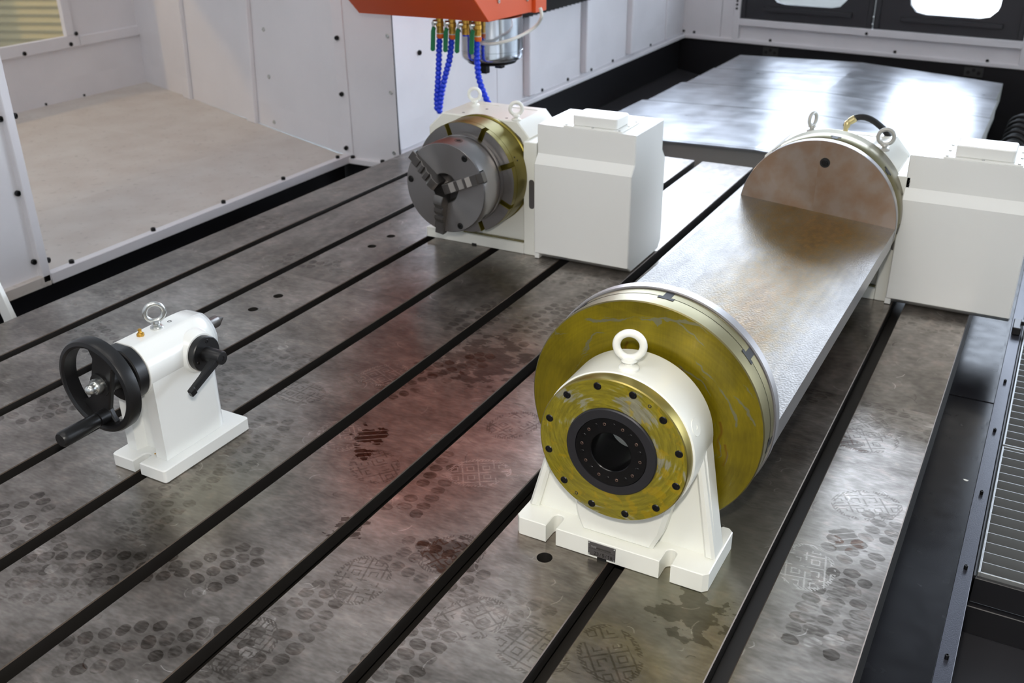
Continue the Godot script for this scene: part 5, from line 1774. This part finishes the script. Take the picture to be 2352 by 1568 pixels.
func _ready():
	rng.seed = 7
	# ---- camera
	var cam := Camera3D.new()
	cam.name = "camera"
	cam.position = Vector3(0, H, 0)
	cam.basis = Basis.from_euler(Vector3(-0.453038564, 0.505745244, -0.0119958579))
	cam.fov = rad_to_deg(2.0 * atan(784.0 / 2280.07))
	cam.near = 0.02
	var lens := CameraAttributesPhysical.new()
	lens.frustum_focal_length = 2280.07 * 12.0 / 784.0
	lens.frustum_focus_distance = 1.5
	lens.frustum_near = 0.02
	lens.frustum_far = 60.0
	lens.exposure_aperture = 8.0
	cam.attributes = lens
	cam.far = 60.0
	add_child(cam)
	cam.current = true
	# ---- sky, exposure
	var env := Environment.new()
	var sm := ProceduralSkyMaterial.new()
	sm.sky_top_color = Color(0.87, 0.925, 1.0)
	sm.sky_horizon_color = Color(0.93, 0.96, 1.0)
	sm.ground_bottom_color = Color(0.62, 0.64, 0.66)
	sm.ground_horizon_color = Color(0.80, 0.83, 0.86)
	sm.sun_angle_max = 0.0
	var sky := Sky.new()
	sky.sky_material = sm
	env.background_mode = Environment.BG_SKY
	env.sky = sky
	env.background_energy_multiplier = 9.6
	env.ambient_light_source = Environment.AMBIENT_SOURCE_SKY
	env.tonemap_mode = Environment.TONE_MAPPER_LINEAR
	env.tonemap_exposure = 1.0
	env.sdfgi_enabled = true
	env.ssao_enabled = true
	env.ssil_enabled = true
	var we := WorldEnvironment.new()
	we.name = "world"
	we.environment = env
	add_child(we)
	# ---- the photographer's flash, just above the lens
	var fl := OmniLight3D.new()
	fl.name = "camera_flash"
	fl.position = cam.position + cam.basis * Vector3(-0.02, 0.14, -0.02)
	fl.light_energy = 1.32
	fl.light_color = Color(1.0, 0.97, 0.93)
	fl.light_size = 0.03
	fl.omni_range = 30.0
	fl.omni_attenuation = 2.0
	fl.shadow_enabled = true
	add_child(fl)
	materials()
	mt("olive_rim", Color(0.46, 0.42, 0.16), 0.34, 0.7)
	var m := mt("table_edge", Color(0.36, 0.31, 0.27), 0.4, 0.5)
	m = mt("brass_rim", Color(0.58, 0.53, 0.30), 0.30, 0.85)
	turned(m, 0.6)
	mt("oil_pool", Color(0.42, 0.38, 0.12), 0.25, 0.2)
	mt("grey_eye", Color(0.72, 0.72, 0.70), 0.35, 0.2)
	mt("pale_brass", Color(0.84, 0.78, 0.58), 0.3, 0.85)
	mt("dull_black", Color(0.20, 0.20, 0.20), 0.5)
	mt("slate", Color(0.24, 0.28, 0.30), 0.3, 0.1)
	mt("grate_steel", Color(0.60, 0.61, 0.61), 0.4, 0.6)
	# ---- hall, with unseen lamps added for fill light
	hall()
	lamp(Vector3(-3.4, 6.9, -1.0), Vector2(2.4, 0.8), 1.8, "flat unseen lamp panel added high over the alcove for fill light")
	lamp(Vector3(0.6, 6.9, -1.0), Vector2(2.4, 0.8), 1.8, "flat unseen lamp panel added high over the drip tray for fill light")
	lamp(Vector3(-1.4, 6.9, 3.4), Vector2(3.6, 1.0), 10.0, "long unseen lamp panel added behind the operator to brighten surfaces facing the camera")
	var bulb := thing("added_siding_lamp", "small unseen warm lamp added to light the corrugated siding outside the alcove window", "lamp", Vector3(-4.9, 1.35, -2.2))
	m = mt("bulb", Color(1, 0.9, 0.7), 0.5)
	m.emission_enabled = true
	m.emission = Color(1, 0.85, 0.55)
	m.emission_energy_multiplier = 4.0
	var bm := M.new(bulb.position, m)
	bm.x.origin = bulb.position
	bm.lathe([Vector2(0, -0.05), Vector2(0.04, -0.03), Vector2(0.05, 0.0), Vector2(0.04, 0.03), Vector2(0, 0.05)], 20)
	obj("bulb", bm, bulb)
	var wl := OmniLight3D.new()  # added warm light for the siding, its bulb out of view
	wl.name = "bulb_light"
	wl.light_energy = 0.9
	wl.light_color = Color(1.0, 0.84, 0.58)
	wl.light_size = 0.04
	wl.omni_range = 10.0
	wl.omni_attenuation = 2.0
	wl.shadow_enabled = true
	bulb.add_child(wl)
	# ---- machine
	enclosure()
	way_covers()
	right_side()
	machine_table()
	rotary_head("cream rotary head with a three-jaw chuck and white motor cover, left of the bed", Vector3.ZERO, 0.0, false)
	rotary_head("cream rotary head with white motor cover at the far end of the trunnion bed", Vector3(0.859, 0, -0.108), -0.013, true)
	trunnion_bed()
	trunnion_support()
	chuck()
	tailstock()
	spindle_head()
	var chip := M.new(Vector3(-1.222, 0.0245, -0.963), K.brass)
	chip.x = Transform3D(Basis(Vector3.UP, 0.5), Vector3(-1.222, 0.0245, -0.963))
	chip.box(Vector3(-0.0065, 0, -0.0012), Vector3(0.0065, 0.0014, 0.0012), 0.0003)
	var ch := obj("brass_chip", chip)
	ch.position = Vector3(-1.222, 0.0245, -0.963)
	tag(ch, "tiny brass chip lying on the foot of the hand tailstock beside its slot", "metal chip")
